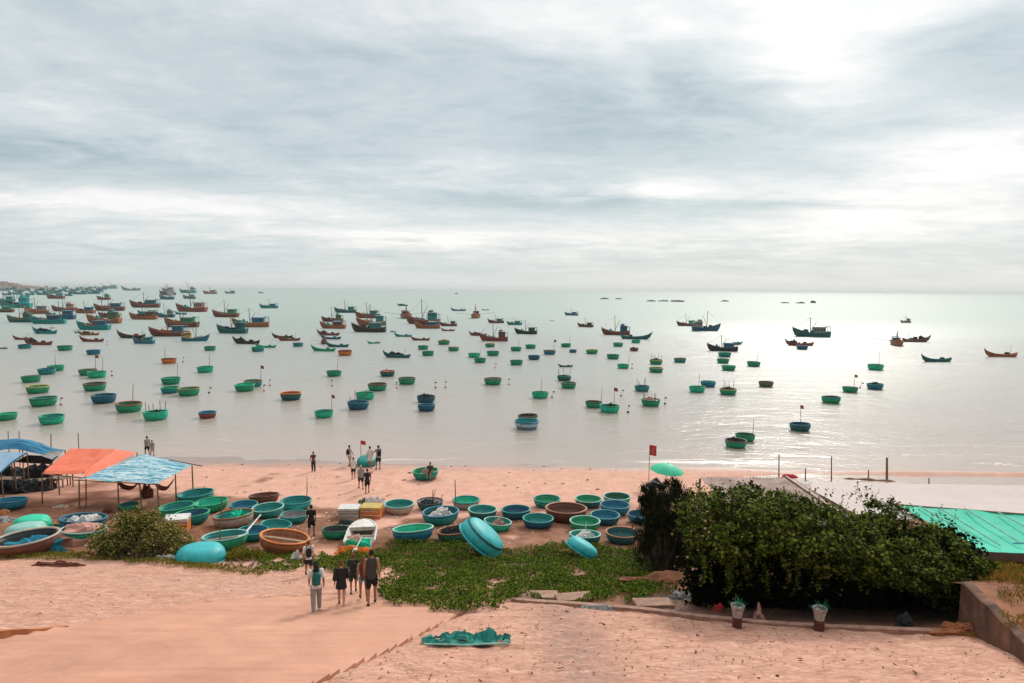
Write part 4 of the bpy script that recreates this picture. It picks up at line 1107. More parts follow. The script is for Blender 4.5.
# ================================================================== BEACH SHELTERS
def sheet(corners, nx=16, ny=12, sag=.12, seed=1, wav=.04, thick=.012, drop=None):
    """cloth panel over four corners (a b c d in order), sagging between them, with a real thickness"""
    a, b_, c, d = [Vector(p) for p in corners]
    top = []
    for j in range(ny + 1):
        v = j / ny
        for i in range(nx + 1):
            u = i / nx
            p_ = a.lerp(b_, u).lerp(d.lerp(c, u), v)
            s_ = 16 * u * (1 - u) * v * (1 - v)
            p_ = p_ + Vector((0, 0, -sag * s_ + wav * mnoise.fractal((u * 4 + seed, v * 4, seed), 1, 2, 3)))
            if drop: p_.z += drop(u, v)
            top.append(p_)
    n = len(top); vs = top + [p_ - Vector((0, 0, thick)) for p_ in top]; fs = []
    w = nx + 1
    for j in range(ny):
        for i in range(nx):
            q_ = (j * w + i, j * w + i + 1, (j + 1) * w + i + 1, (j + 1) * w + i)
            fs.append(q_); fs.append(tuple(k + n for k in q_[::-1]))
    edge = [i for i in range(w)] + [j * w + nx for j in range(1, ny + 1)] + [ny * w + i for i in range(nx - 1, -1, -1)] + [j * w for j in range(ny - 1, 0, -1)]
    for k in range(len(edge)):
        e0, e1_ = edge[k], edge[(k + 1) % len(edge)]
        fs.append((e0, e0 + n, e1_ + n, e1_))
    return MB().add(vs, fs)

def post(p_, parent, name='post', r=.045, top=None):
    gz = float(ground(p_[0], p_[1]))
    off = Vector((random.uniform(-.08, .08), random.uniform(-.08, .08), 0))
    return put(name, MB().tube([Vector((p_[0], p_[1], gz - .25)) + off, Vector((p_[0], p_[1], top if top else p_[2]))], [r, r * .8], 6), M_bamboo, parent)

def strip_mat(name, cols, scale, vscale=6.0):
    m = bpy.data.materials.new(name); m.use_nodes = True
    q = NB(m.node_tree); p = m.node_tree.nodes['Principled BSDF']
    oc = q.n('ShaderNodeTexCoord').outputs['Object']
    mp = q.n('ShaderNodeMapping'); mp.inputs['Rotation'].default_value = (0, 0, -.5); mp.inputs['Scale'].default_value = (scale, vscale, 1)
    q.link(oc, mp.inputs[0])
    f = q.noise(mp.outputs[0], 1.0, 4, .75, .4)
    q.link(q.ramp(f, cols, 'CONSTANT'), p.inputs['Base Color']); p.inputs['Roughness'].default_value = .75
    return m

# orange tarp: gable
t = thing('tarp_shelter', 'orange tarp shelter between the blue and the blue-striped shelters', 'shelter', (0, 0, 0), group='tarp shelters on the beach')
zt = 3.45
oa, ob, oc_, od = Zp(42, 473, 3.15), Zp(86, 477.5, 3.15), Zp(137, 452.5, 3.15), Zp(71, 448.5, 3.5)
rdgA, rdgB = Zp(84, 472, 3.45), Zp(114, 449, 3.75)
M_or = mat('tarp_orange', (.82, .17, .08), .7, .12, 1.6, .3, stain=.25, dark=(.50, .10, .05))
put('tarp', sheet([oa, rdgA, rdgB, od], sag=.12, seed=2, drop=lambda u, v: -.10 * (v < .04)), M_or, t)
put('tarp', sheet([rdgA, ob, oc_, rdgB], sag=.06, seed=4), M_or, t)
for p_ in (oa, ob, oc_, od, (oa + od) / 2): post(p_, t)
put('ridge_pole', MB().tube([rdgA - Vector((0, .1, .05)), rdgB - Vector((0, -.1, .05))], .04, 6), M_bamboo, t)
put('edge_pole', MB().tube([oa - Vector((0, 0, .05)), ob - Vector((0, 0, .05))], .035, 6), M_bamboo, t)

# blue striped tarp
t = thing('tarp_shelter', 'shelter with blue and white striped tarp on thin crooked poles', 'shelter', (0, 0, 0), group='tarp shelters on the beach')
sa, sb, sc_, sd_ = Zp(79, 479, 3.1), Zp(157, 483.5, 3.0), Zp(192, 465, 3.15), Zp(144, 454, 3.45)
M_st = strip_mat('tarp_striped', [(0, (.30, .47, .55)), (.42, (.02, .23, .33)), (.50, (.50, .62, .65)), (.58, (.04, .30, .38)), (.66, (.36, .52, .58))], .35, 2.6)
put('tarp', sheet([sa, sb, sc_, sd_], 24, 16, sag=-.10, seed=6, wav=.07), M_st, t)
for p_ in (sa, sb, sc_, sd_, (sa + sb) / 2, sa.lerp(sb, .78), (sb + sc_) / 2): post(p_ - Vector((0, 0, .03)), t, r=.05)
put('edge_pole', MB().tube([sa + Vector((-.3, 0, -.07)), sb + Vector((.2, 0, -.07))], .035, 6), M_bamboo, t)
put('edge_pole', MB().tube([sd_ - Vector((0, 0, .07)), sc_ + Vector((.7, -.05, -.05))], .035, 6), M_bamboo, t)
for px0, px1, c, lab in ((118, 141, 'red', 'dark red hammock slung under the left of the striped tarp'), (155, 174, 'red', 'dark red hammock slung under the right of the striped tarp')):
    a = D(px0, 491 if px0 < 130 else 492, 42.5); b2 = D(px1, 489, 42.0)
    mb = MB(); n = 12; vs = []; fs = []
    for i in range(n + 1):
        u = i / n; c0 = a.lerp(b2, u) + Vector((0, 0, .75 - .1 - 2.6 * u * (1 - u))); w = .06 + .34 * math.sin(math.pi * u)
        for s_ in (-1, 0, 1):
            vs.append(c0 + Vector((0, s_ * w, .16 * abs(s_) * math.sin(math.pi * u))))
    for i in range(n):
        for s_ in range(2): fs.append((i * 3 + s_, i * 3 + s_ + 1, i * 3 + s_ + 4, i * 3 + s_ + 3))
    vs2 = [v - Vector((0, 0, .02)) for v in vs]; o_ = len(vs)
    mb.add(vs + vs2, fs + [tuple(k + o_ for k in f[::-1]) for f in fs])
    tag(put('hammock', mb, cloth('red')), lab, 'hammock', 'hammocks under the striped tarp')

# blue tarps at the far left
t = thing('tarp_shelter', 'dark blue tarp shelter at the far left, nearest the water', 'shelter', (0, 0, 0), group='tarp shelters on the beach')
a, b2, c2, d2 = Zp(-30, 452, 3.3), Zp(52, 456, 3.1), Zp(65, 450, 3.3), Zp(-20, 438, 4.0)
M_b1 = mat('tarp_blue', (.01, .20, .36), .6, .15, 1.2, .35, stain=.2, dark=(.01, .08, .16))
put('tarp', sheet([a, b2, c2, d2], 22, 12, sag=-.15, seed=9, wav=.09, drop=lambda u, v: .38 * math.exp(-((u - .55) / .25) ** 2)), M_b1, t)
for p_ in (a, b2, c2, d2, (a + b2) / 2, (c2 + d2) / 2): post(p_, t)
t = thing('tarp_shelter', 'shelter with pale grey-blue tarp drooping at the left edge', 'shelter', (0, 0, 0), group='tarp shelters on the beach')
a, b2, c2, d2 = Zp(-60, 492, 2.5), Zp(1, 472, 2.75), Zp(27, 452.5, 3.4), Zp(-30, 451, 3.4)
put('tarp', sheet([a, b2, c2, d2], 20, 12, sag=-.22, seed=12, wav=.05), mat('tarp_pale', (.22, .36, .50), .6, .12, 1.2, .3, stain=.2, dark=(.1, .2, .3)), t)
put('hem', MB().tube([a.lerp(b2, k / 8) + Vector((0, -.01, -.02)) for k in range(9)] + [b2.lerp(c2, k / 8) + Vector((0, 0, -.02 + .35 * math.sin(math.pi * k / 8) * .3)) for k in range(1, 9)], .05, 6), cloth('navy'), t)
for p_ in (a, b2, c2, (b2 + c2) / 2): post(p_ - Vector((0, 0, .02)), t)
put('tarp_scrap', sheet([Zp(41, 455.5, 3.3), Zp(52, 459.5, 3.1), Zp(64, 451.5, 3.3), Zp(52, 450.5, 3.5)], 8, 6, sag=.05), cloth('grey'), t)
t = thing('shade_net', 'black shade net hung low between the blue and orange tarps', 'net', (0, 0, 0))
a, b2, c2, d2 = Zp(14, 462, 2.6), Zp(50, 464, 2.6), Zp(58, 456, 3.2), Zp(28, 455, 3.2)
put('net', sheet([a, b2, c2, d2], 14, 8, sag=.15, seed=15), cloth('black'), t)
for p_ in (a, b2): post(p_, t)

# furniture and clutter in the shade
def table(px, py, lab, w=1.5, d=.8, rz=0, c=None):
    g = G(px, py); t = thing('low_table', lab, 'table', g, (0, 0, rz), group='low tables under the tarps')
    put('table_top', MB().box((0, 0, .62), (w, d, .05)), c or M_plank, t)
    for sx in (-1, 1):
        for sy in (-1, 1): put('leg', MB().box((sx * (w / 2 - .08), sy * (d / 2 - .08), .30), (.07, .07, .62)), M_plank, t)
table(8, 487, 'low plank table deep in the shade at the left edge')
table(33, 489, 'low plank table in the shade left of the orange tarp', rz=.3)
table(60, 486, 'low plank table under the orange tarp', 1.3, .8, -.2)
def heap(px, py, sx, sy, sz, c, lab, name='net_heap', cat='net', seed=1, n=3):
    g = G(px, py); mb = MB(); r_ = random.Random(seed)
    for k in range(n):
        lump(mb, (r_.uniform(-.35, .35) * sx, r_.uniform(-.35, .35) * sy, 0), sx * r_.uniform(.35, .6), sy * r_.uniform(.35, .6), sz * r_.uniform(.55, 1.0), seed * 3.1 + k, 18, 7, .7)
    o = put(name, mb, cloth(c) if isinstance(c, str) else c, loc=(g.x, g.y, g.z - .04)); return tag(o, lab, cat)
heap(6, 492, 1.8, 1.3, .9, 'black', 'black net heap in the shade at the left edge', seed=3)
heap(24, 490, 1.8, 1.2, .8, 'dark', 'dark net heap in the shade, second from the left edge', seed=5)
heap(44, 490, 1.5, 1.2, .6, 'black', 'low black net heap left of the orange tarp post', seed=8)
heap(14, 483, 2.4, 1.4, 1.3, 'dark', 'tall dark heap at the back under the pale tarp', seed=9)
heap(40, 481, 2.2, 1.2, 1.1, 'black', 'black heap at the back between the tarps', seed=10)
heap(2, 516, .8, .8, .4, 'rust', 'rusty coloured rag heap at the left edge behind the green overturned boats', 'rag_heap', 'rags', seed=11)
heap(8, 521, .9, .6, .35, 'grey', 'grey net bundle left of the overturned green boats', seed=12)
heap(62, 507, .8, .35, .2, 'beige', 'pale driftwood-like bundle on the sand below the orange tarp', 'bundle', 'bundle', seed=13)
heap(298, 562, .45, .4, .55, 'white', 'small white sack by the path, left of the backpack walker', 'sack', 'sack', seed=14, n=2)
heap(147, 497, .5, .5, .9, 'brown', 'dark brown bundle between the hammocks', 'bundle', 'bundle', seed=15, n=2)
heap(108, 513, .6, .5, .5, 'brown', 'brown crate-like heap right of the navy boat', 'bundle', 'bundle', seed=16, n=2)
heap(165, 560, 1.0, .5, .25, 'white', 'white plastic scraps left of the overturned cyan boat', 'plastic_scraps', 'litter', seed=17)
heap(57, 566, 1.6, .35, .22, 'brown', 'weathered brown log-like bundle on top of the paved slope at left', 'bundle', 'bundle', seed=18, n=4)

# ---- cool boxes and crates
def coolbox(px, py, w, d, h, body, lid, lab, rz=0):
    g = G(px, py); ww = w / F * g.y
    t = thing('cool_box', lab, 'box', g, (0, 0, rz), group='cool boxes on the beach')
    mb = MB().box((0, d / 2, h * .39), (ww, d, h * .78))
    put('body', mb, paint(body), t)
    for j in (.28, .62):
        mb2 = MB().box((0, -.012, h * j), (ww * 1.0, .024, .03)); put('rib', mb2, paint('white'), t)
    put('lid', MB().box((0, d / 2, h * .88), (ww * 1.03, d * 1.04, h * .2)), paint(lid), t)
    put('handle', MB().tube([(-.12, -.02, h * .82), (-.12, -.07, h * .80), (.12, -.07, h * .80), (.12, -.02, h * .82)], .015, 5), paint('grey'), t)
coolbox(348, 519, 20.5, .95, .62, 'beige', 'white', 'white cool box left of the yellow one', .05)
coolbox(370, 518.5, 21, .95, .66, 'orange', 'yellow', 'orange-yellow cool box beside the white one', -.03)
coolbox(175, 534, 23, 1.0, .8, 'orange', 'white', 'orange box with white lid behind the dry shrub', .25)
heap(362, 504.5, .35, .3, .5, 'olive', 'olive bag on the edge of the two cool boxes', 'bag', 'bag', seed=21, n=2)
heap(375, 502, 1.0, .35, .55, 'white', 'white sheet behind the orange-yellow cool box', 'sheet', 'sheet', seed=22, n=2)
heap(385, 514, .35, .35, .45, 'pink', 'small pink basket right of the orange-yellow cool box', 'basket', 'basket', seed=23, n=2)
heap(345, 524, .9, .5, .25, 'dark', 'dark rope pile in front of the white cool box', 'rope_pile', 'rope', seed=24)
heap(442, 541, .35, .3, .3, 'white', 'white float by the dark green and brown boat', 'float', 'float', seed=25, n=1)

# ---- white rowing boat with its bow to the sea
gA = G(359, 551); gB = G(364.5, 531.5)
t = thing('rowing_boat', 'white open rowing boat with rounded bow beside the creepers', 'boat', gA, (math.atan2(gB.z - gA.z, (gB - gA).length), 0, math.atan2(-(gB.x - gA.x), gB.y - gA.y)), 1.0)
Lb = (gB - gA).length * 1.02
def rb(y): return .74 * (1 - max(0, (y / Lb - .45) / .55) ** 2.2) ** .5 if y < Lb else 0.0
ys = [Lb * k / 22 for k in range(23)]
outer = []; vs = []; fs = []
for y in ys:
    w = max(rb(y), .02); z = .46 + .16 * (y / Lb) ** 2
    vs += [(-w * .72, y, .04), (-w, y, z), (w, y, z), (w * .72, y, .04), (-w + .05 if w > .1 else -w * .5, y, z - .005), (-w * .68, y, .10), (w * .68, y, .10), (w - .05 if w > .1 else w * .5, y, z - .005)]
for i in range(22):
    a = i * 8; c = a + 8
    for s_, e_ in ((0, 1), (2, 3), (3, 0), (4, 5), (5, 6), (6, 7)): fs.append((a + s_, a + e_, c + e_, c + s_))
fs += [(0, 1, 4, 5), (5, 6, 3, 0), (6, 7, 2, 3)]
put('hull', MB().add(vs, fs), paint('white'), t)
for s_ in (-1, 1):
    put('gunwale', MB().tube([(s_ * max(rb(y), .02), y, .48 + .16 * (y / Lb) ** 2) for y in ys], .05, 6), paint('white'), t)
dv = []; df = []
yd = [Lb * (.62 + .38 * k / 10) for k in range(11)]
for y in yd: dv += [(-max(rb(y), .02), y, .47 + .16 * (y / Lb) ** 2), (0, y, .54 + .16 * (y / Lb) ** 2), (max(rb(y), .02), y, .47 + .16 * (y / Lb) ** 2)]
for i in range(10):
    for s_ in (0, 1): df.append((i * 3 + s_, i * 3 + s_ + 1, i * 3 + s_ + 4, i * 3 + s_ + 3))
put('foredeck', MB().add(dv, df), paint('white'), t)
put('coaming', MB().box((0, yd[0] - .02, .50), (1.40, .05, .18)), paint('beige'), t)
put('thwart', MB().box((0, Lb * .3, .42), (1.35, .22, .04)), M_plank, t)
for (px, py, dx, c, lab, cat, nm, sz) in ((352, 546, 0, 'green', 'green net in the left side of the white rowing boat', 'net', 'net', .3),
                                        (364, 545, .0, 'mint', 'mint cloth in the right side of the white rowing boat', 'cloth', 'cloth', .28),
                                        (357, 541, 0, 'pink', 'pinkish bag in the middle of the white rowing boat', 'bag', 'bag', .32)):
    g = G(px, py, .25); mb = MB(); lump(mb, (0, 0, 0), sz * 1.2, sz, sz * 1.2, px * .1, 14, 6, .5)
    tag(put(nm, mb, cloth(c), loc=(g.x, g.y, g.z - .05)), lab, cat)
a = G(355, 550, .35); b2 = G(362, 537, .75)
tag(put('oar', MB().tube([a, b2], .03, 6).box(a, (.16, .4, .03), 0), paint('white')), 'white oar lying slanted inside the rowing boat', 'oar')
heap(356, 555, 1.3, .5, .4, 'orange', 'orange-brown netting on the stern of the white rowing boat', seed=27, n=4)

# loose poles and oars
a = G(243.5, 535, .55); b2 = G(260.5, 515, .6)
tag(put('oar', MB().tube([a, b2], [.055, .04], 6).box(a, (.2, .5, .03), -.6), paint('white')), 'long white oar laid across the basket boats at left', 'oar')
def upright(px, y0, y1, r, lab, d=None, lean=0, m=None, grp=None, name='bamboo_pole', cat='pole', dz=0):
    g = G(px, y0) if d is None else D(px, y0, d)
    tp = D(px + lean, y1, g.y)
    o = put(name, MB().tube([g - Vector((0, 0, .3 + dz)), tp], [r, r * .75], 6), m or M_bamboo); return tag(o, lab, cat, grp)
upright(219, 549, 497, .035, 'dark upright pole in front of the large green basket boat', lean=3)
upright(456, 512, 480, .04, 'tall thin pole at the grey hull basket boat with mint inside', lean=-1)
upright(584, 541, 523, .03, 'white-topped oar standing in the dark teal basket boat', m=paint('white'), lean=2, name='oar', cat='oar')
upright(10, 470, 431, .04, 'leftmost bamboo pole rising above the dark blue tarp', lean=-2)
upright(20, 470, 431, .04, 'bamboo pole above the dark blue tarp, second from the left', lean=-1)
upright(51, 472, 434, .045, 'bamboo pole straight below the nearest mint basket boat', lean=0)
upright(80, 470, 433, .04, 'crooked bamboo pole rising behind the orange tarp', lean=-2)
for px, y0, y1, lab in ((779, 483, 454.5, 'tall bamboo pole at the ridge of the brown shed'), (805.5, 483, 468, 'short bamboo pole behind the white roof, second from left'),
                        (831.5, 483, 456.5, 'tall bamboo pole beyond the white roof, left of the dark tarp roll'), (868.5, 480, 470, 'short bamboo pole at the dark tarp roll'),
                        (887, 481, 457.5, 'thick tall pole at the dark tarp roll'), (929, 489, 478, 'lone short pole beyond the white roof at right')):
    upright(px, y0, y1, .055 if px != 887 else .1, lab, grp='poles beyond the white roof')

# ---- umbrella, flags
g = G(664, 490); d_ = g.y
t = thing('beach_umbrella', 'bright green beach umbrella tilted above the dark needle bush', 'umbrella', (g.x, d_, g.z), (R(3), R(6), 0))
tp = D(665, 463, d_); hgt = tp.z - g.z; rad = 17.5 / F * d_
M_umb = mat('umbrella_green', (.02, .55, .30), .6, .06, 2)
vs = []; fs = []; n = 8
for i in range(7):
    rr_ = rad * i / 6
    for k in range(n * 3):
        a = 2 * math.pi * k / (n * 3); pinch = 1 - .06 * (i / 6) * abs(math.sin(a * n / 2))
        vs.append((rr_ * pinch * math.cos(a), rr_ * pinch * math.sin(a), hgt - (rr_ / rad) ** 1.8 * rad * .42))
for i in range(6):
    for k in range(n * 3):
        k2 = (k + 1) % (n * 3); fs.append((i * n * 3 + k, (i + 1) * n * 3 + k, (i + 1) * n * 3 + k2, i * n * 3 + k2))
o_ = len(vs)
mb = MB().add(vs + [(x, y, z - .015) for x, y, z in vs], fs + [tuple(k + o_ for k in f[::-1]) for f in fs])
put('canopy', mb, M_umb, t)
put('pole', MB().tube([(0, 0, -.2), (0, 0, hgt + .12)], .025, 6), paint('grey'), t)
for k in range(8):
    a = 2 * math.pi * k / 8
    put('rib', MB().tube([(0, 0, hgt - .03), (rad * .5 * math.cos(a), rad * .5 * math.sin(a), hgt - .05 - rad * .42 * .5 ** 1.8), (rad * .97 * math.cos(a), rad * .97 * math.sin(a), hgt - .04 - rad * .42)], .01, 4), paint('grey'), t)

def flagpole(px, ybase, ytop, wpx, hpx, lab, right=True, marks=False, d=None):
    g = G(px, ybase); 
    if d: g = D(px, ybase, d); g.z = float(ground(g.x, g.y))
    t = thing('flag_pole', lab, 'flag', g)
    hh = D(px, ytop, g.y).z - g.z
    po = put('pole', MB().tube([(0, 0, -.3), (0, 0, hh)], .03, 6), paint('pink'), t)
    w = wpx / F * g.y; h = hpx / F * g.y
    vs = []; fs = []; nx = 8
    for i in range(nx + 1):
        for j in (0, 1):
            vs.append(((i / nx) * w, .06 * math.sin(i / nx * 6), hh - j * h - .06 * i / nx))
    for i in range(nx): fs.append((i * 2, i * 2 + 1, i * 2 + 3, i * 2 + 2))
    vs2 = [(x, y + .012, z) for x, y, z in vs]; o_ = len(vs)
    f_ = put('flag', MB().add(vs + vs2, fs + [tuple(k + o_ for k in q_[::-1]) for q_ in fs]), cloth('flagred'), po)
    if marks:
        mb = MB()
        for (x, z, a, c) in ((.50, .30, .34, .08), (.62, .42, .08, .2), (.45, .55, .3, .08), (.36, .66, .08, .18), (.5, .78, .34, .08)):
            mb.box((w * x, -.085 + .06 * math.sin(x * 6), hh - h * z), (w * a, .006, h * c))
        put('mark', mb, cloth('pink'), f_)
PAL['flagred'] = (.62, .03, .05)
flagpole(649, 474, 445, 7, 10.5, 'tall pole with a small red flag beside the green umbrella', marks=True, d=50)
flagpole(361, 464, 440.5, 5, 4, 'thin pole with a pinkish red flag behind the people and teal boat')
mb = MB()
lump(mb, (0, 0, 0), 1.0, .6, 1.0, 3.3, 18, 8, .4)
g = D(650, 489, 36)
t = thing('tarp_bundle', 'black bundle with a pale curved rope on top of the needle bush', 'bundle', (g.x, g.y, float(ground(g.x, g.y))))
zz = g.z - float(ground(g.x, g.y))
put('cover', MB().tube([(0, 0, 0), (.05, 0, zz * .5), (-.1, 0, zz), (.35, 0, zz + .35), (.75, 0, zz)], [.25, .3, .38, .3, .15], 9), cloth('black'), t)
put('rope', MB().tube([(-.45, -.42, zz + .1), (-.3, -.42, zz + .42), (.1, -.40, zz + .55), (.5, -.36, zz + .35), (.62, -.3, zz)], .035, 6), paint('grey'), t)
put('rope', MB().tube([(-.35, -.45, zz + .3), (-.1, -.45, zz + .05), (.05, -.42, zz - .3)], .035, 6), paint('white'), t)

# ================================================================== SHEDS AND ROOFS AT THE RIGHT
def corrug(a, b_, c, d, n=42, amp=.035, thick=.02, m=6):
    """sheet a->b along the ribs' cross direction, ribs running a->d"""
    a, b_, c, d = map(Vector, (a, b_, c, d)); vs = []; fs = []
    nn = n * 4
    for j in range(m + 1):
        v = j / m
        for i in range(nn + 1):
            u = i / nn; p_ = a.lerp(b_, u).lerp(d.lerp(c, u), v)
            vs.append(p_ + Vector((0, 0, amp * math.sin(u * n * 2 * math.pi) + .03 * mnoise.noise((u * 9, v * 3, 1)))))
    w = nn + 1
    for j in range(m):
        for i in range(nn): fs.append((j * w + i, j * w + i + 1, (j + 1) * w + i + 1, (j + 1) * w + i))
    o_ = len(vs); vs += [p_ - Vector((0, 0, thick)) for p_ in vs]
    fs += [tuple(k + o_ for k in f[::-1]) for f in fs]
    mb = MB().add(vs, fs)
    mb.mi = [1 if (i % nn) % 4 in (1, 2) else 0 for i in range(m * nn)] * 2
    return mb
zr = 4.35
t = thing('shed', 'shed with weathered brown corrugated roof behind the big hedge', 'shed', (0, 0, 0))
A0, A1 = Zp(700, 477.0, zr - .15), Zp(786, 478, zr + .15)
B0, B1 = Vector((A0.x - .1, A0.y - 7, zr - .15)), Vector((A1.x, A1.y - 8.2, zr + .15))
M_cor = mat('corrugated', (.72, .56, .49), .8, .3, 1.5, .3, stain=.5, dark=(.26, .14, .10))
M_cor2 = mat('corrugated_rust', (.36, .22, .175), .85, .3, 1.5, .3, stain=.5, dark=(.2, .1, .07))
C0, C1 = A1 + Vector((.03, 0, 0)), Vector((A1.x + 1.5, A1.y - .8, zr - .25))
put('roof', corrug(B0, B1, A1, A0, 26, .06), [M_cor, M_cor2], t)
put('roof', corrug(B1 + Vector((.04, 0, 0)), Vector((B1.x + 1.2, B1.y, zr - .3)), C1, C0, 7, .06), [M_cor, M_cor2], t)
put('ridge', MB().tube([A1 + Vector((0, 0, .06)), B1 + Vector((0, 0, .06))], .08, 6), paint('wood'), t)
for p_ in (A0, A1, B0, B1, (A0 + A1) / 2, (B0 + B1) / 2): post(p_ - Vector((0, 0, .1)), t, r=.08)
put('wall', MB().box(((B0.x + B1.x) / 2, B0.y + 1.0, (zr + 2.6) / 2 - .2), (B1.x - B0.x - .4, .12, zr - 2.6)), M_conc, t)

t = thing('shade_roof', 'wide white canvas roof between the hedge and the sea', 'roof', (0, 0, 0))
w0, w1 = Zp(796, 481.5, 4.25), Zp(1075, 486.5, 4.25)
w3, w2 = Zp(866, 519, 4.7), Zp(1100, 522, 4.7)
M_wh = mat('canvas_white', (.54, .46, .43), .8, .05, .8, .12, stain=.35, dark=(.46, .37, .33))
put('canvas', sheet([w3, w2, w1, w0], 30, 14, sag=.05, seed=21, wav=.05), M_wh, t)
for p_ in (w0, w1, w2, w3, (w0 + w1) / 2, (w2 + w3) / 2, w0.lerp(w1, .25), w0.lerp(w1, .75)): post(p_ - Vector((0, 0, .05)), t, r=.07)
for k in range(5):
    a = w3.lerp(w2, k / 4) - Vector((0, 0, .12)); b2 = w0.lerp(w1, k / 4) - Vector((0, 0, .12))
    put('rafter', MB().tube([a, b2], .05, 5), M_bamboo, t)
t = thing('shade_roof', 'bright green netting roof with slanting pale rafters at the right edge', 'roof', (0, 0, 0))
n0, n1 = Zp(898, 505, 4.9), Zp(1080, 518.5, 4.9)
n3, n2 = Zp(985, 552, 5.0), Zp(1110, 556, 5.0)
M_gn = mat('net_green', (.01, .50, .33), .75, .10, 1.4, .25, stain=.25, dark=(.01, .30, .2))
put('netting', sheet([n3, n2, n1, n0], 30, 14, sag=.18, seed=25, wav=.06), M_gn, t)
for (xa, ya, xb, yb) in ((918, 505.5, 968, 533), (938, 507, 1000, 545), (965, 508.5, 1021, 543), (997, 511.5, 1050, 540)):
    put('rafter', MB().tube([Zp(xa, ya, 5.02), Zp(xb, yb, 5.08)], .035, 5), paint('pale'), t)
put('edge_pole', MB().tube([n0, n1], .05, 5), M_bamboo, t)
for p_ in (n0, n1, n2, n3, (n0 + n1) / 2, (n2 + n3) / 2): post(p_ - Vector((0, 0, .05)), t, r=.07)
b0 = Zp(1012, 545, 4.75)
tag(put('tarp', sheet([b0 + Vector((0, -.9, 0)), b0 + Vector((2.2, -.9, 0)), b0 + Vector((2.2, 0, .1)), b0 + Vector((0, 0, .1))], 8, 6, sag=.05), cloth('blue')), 'blue tarp corner under the near edge of the green netting', 'tarp')
mb = MB()
ga = G(843, 480.5); gb = G(903, 484.5)
pts = [ga.lerp(gb, k / 9) + Vector((0, 0, .10 + .05 * math.sin(k * 2.1))) for k in range(10)]
tag(put('tarp_roll', mb.tube(pts, [.06, .14, .18, .20, .21, .2, .2, .18, .14, .05], 9), cloth('wood')), 'long dark tarp roll lying beyond the white roof', 'tarp')
heap(789, 478.5, .9, .4, .4, 'flagred', 'red cloth beside the tall pole at the brown shed', 'cloth', 'cloth', seed=31)
heap(974, 488, .45, .3, .3, 'dark', 'small dark object on the sand beyond the white roof', 'bundle', 'bundle', seed=33, n=1)

# ---- wall at the right, pots on the kerb, net on the stairs
wt = MB()
f0, f1 = G(962, 628), None
xa, ya = f0.x, f0.y
z0 = CAMZ + ray(962, 580).z / ray(962, 580).y * ya
pts2 = []
n = 24
for i in range(n + 1):
    u = i / n; y = ya - u * 9.0; x = xa - 2.0 * u + .05 * mnoise.noise((u * 7, 0, 3))
    zt_ = z0 - .05 + .10 * u + .16 * mnoise.fractal((u * 9, 5, 2), 1, 2, 3); zb = float(ground(x, y)) - .3
    pts2 += [(x - .12, y, zb), (x - .10, y, zt_ - .03), (x - .05, y, zt_), (x + .15, y, zt_ + .01), (x + .2, y, zt_ - .04), (x + .2, y, zb)]
fs = []
for i in range(n):
    for j in range(5): fs.append((i * 6 + j, i * 6 + j + 1, (i + 1) * 6 + j + 1, (i + 1) * 6 + j))
fs += [tuple(range(6))[::-1], tuple(n * 6 + j for j in range(6))]
M_ow = mat('old_wall', (.19, .095, .06), .95, .5, 1.3, 1.0, stain=.85, dark=(.08, .035, .02))
tag(put('stone_wall', wt.add(pts2, fs), M_ow), 'old reddish brown retaining wall at the lower right corner', 'wall')
fill = MB(); pf = []
for i in range(14):
    for j in range(12):
        y = ya - 9 + j * 1.0; x = xa + .18 - 2.0 * min(max(ya - y, 0) / 9, 1) + i * 1.2
        pf.append((x, y, max(z0 - .12 - .05 * i * .3 + .12 * mnoise.noise((x, y, 7)) - max(0, (y - ya)) * .35, float(ground(x, y)) - .2)))
fs = [(i * 12 + j, (i + 1) * 12 + j, (i + 1) * 12 + j + 1, i * 12 + j + 1) for i in range(13) for j in range(11)]
structure('terrace_ground', fill.add(pf, fs).mesh('terrace_ground', True), mat('red_dirt', (.30, .12, .055), .95, .4, 1.2, .7, stain=.5, dark=(.12, .05, .02)))

def pot(px, py, lab, plant=True):
    g = G(px, py); t = thing('planter', lab, 'planter', g, (0, 0, random.uniform(0, 3)), scale=.78, group='two-tone planters at the kerb')
    put('base', MB().lathe([(.14, -.05), (.165, .0), (.17, .36), (.15, .37), (.0, .37)], 18), mat('old_red', (.14, .04, .03), .9, .3, 8, .6, stain=.6, dark=(.04, .02, .015)), t)
    put('pot', MB().lathe([(.15, .37), (.20, .62), (.235, .74), (.24, .80), (.205, .79), (.19, .70), (0, .68)], 18), mat('old_white', (.46, .42, .38), .9, .3, 7, .6, stain=.6, dark=(.16, .10, .07)), t)
    mb = MB()
    r_ = random.Random(px)
    for k in range(26):
        a = r_.uniform(0, 6.28); l = r_.uniform(.12, .34); s_ = r_.uniform(.012, .03); p0 = Vector((.1 * math.cos(a), .1 * math.sin(a), .72))
        p1 = p0 + Vector((math.cos(a) * l, math.sin(a) * l, r_.uniform(.0, .35))); sd2 = Vector((-math.sin(a), math.cos(a), 0)) * s_
        mb.add([p0, (p0 + p1) / 2 + sd2, p1, (p0 + p1) / 2 - sd2], [(0, 1, 2, 3)])
    put('plant', mb, cloth('dkgreen'), t)
pot(737, 627, 'white and dark red planter left on the kerb before the hedge')
pot(819, 630, 'white and dark red planter right on the kerb before the hedge')
heap(759, 618, .35, .3, .45, 'pink', 'pinkish pot-like bundle between the two planters', 'bundle', 'bundle', seed=41, n=1)
heap(713, 592, .7, .3, .35, 'white', 'crumpled white bag under the hedge, left of the left planter', 'bag', 'bag', seed=42, n=2)
heap(722, 612, .35, .3, .3, 'flagred', 'small red plastic piece left of the left planter', 'plastic_scraps', 'litter', seed=43, n=1)
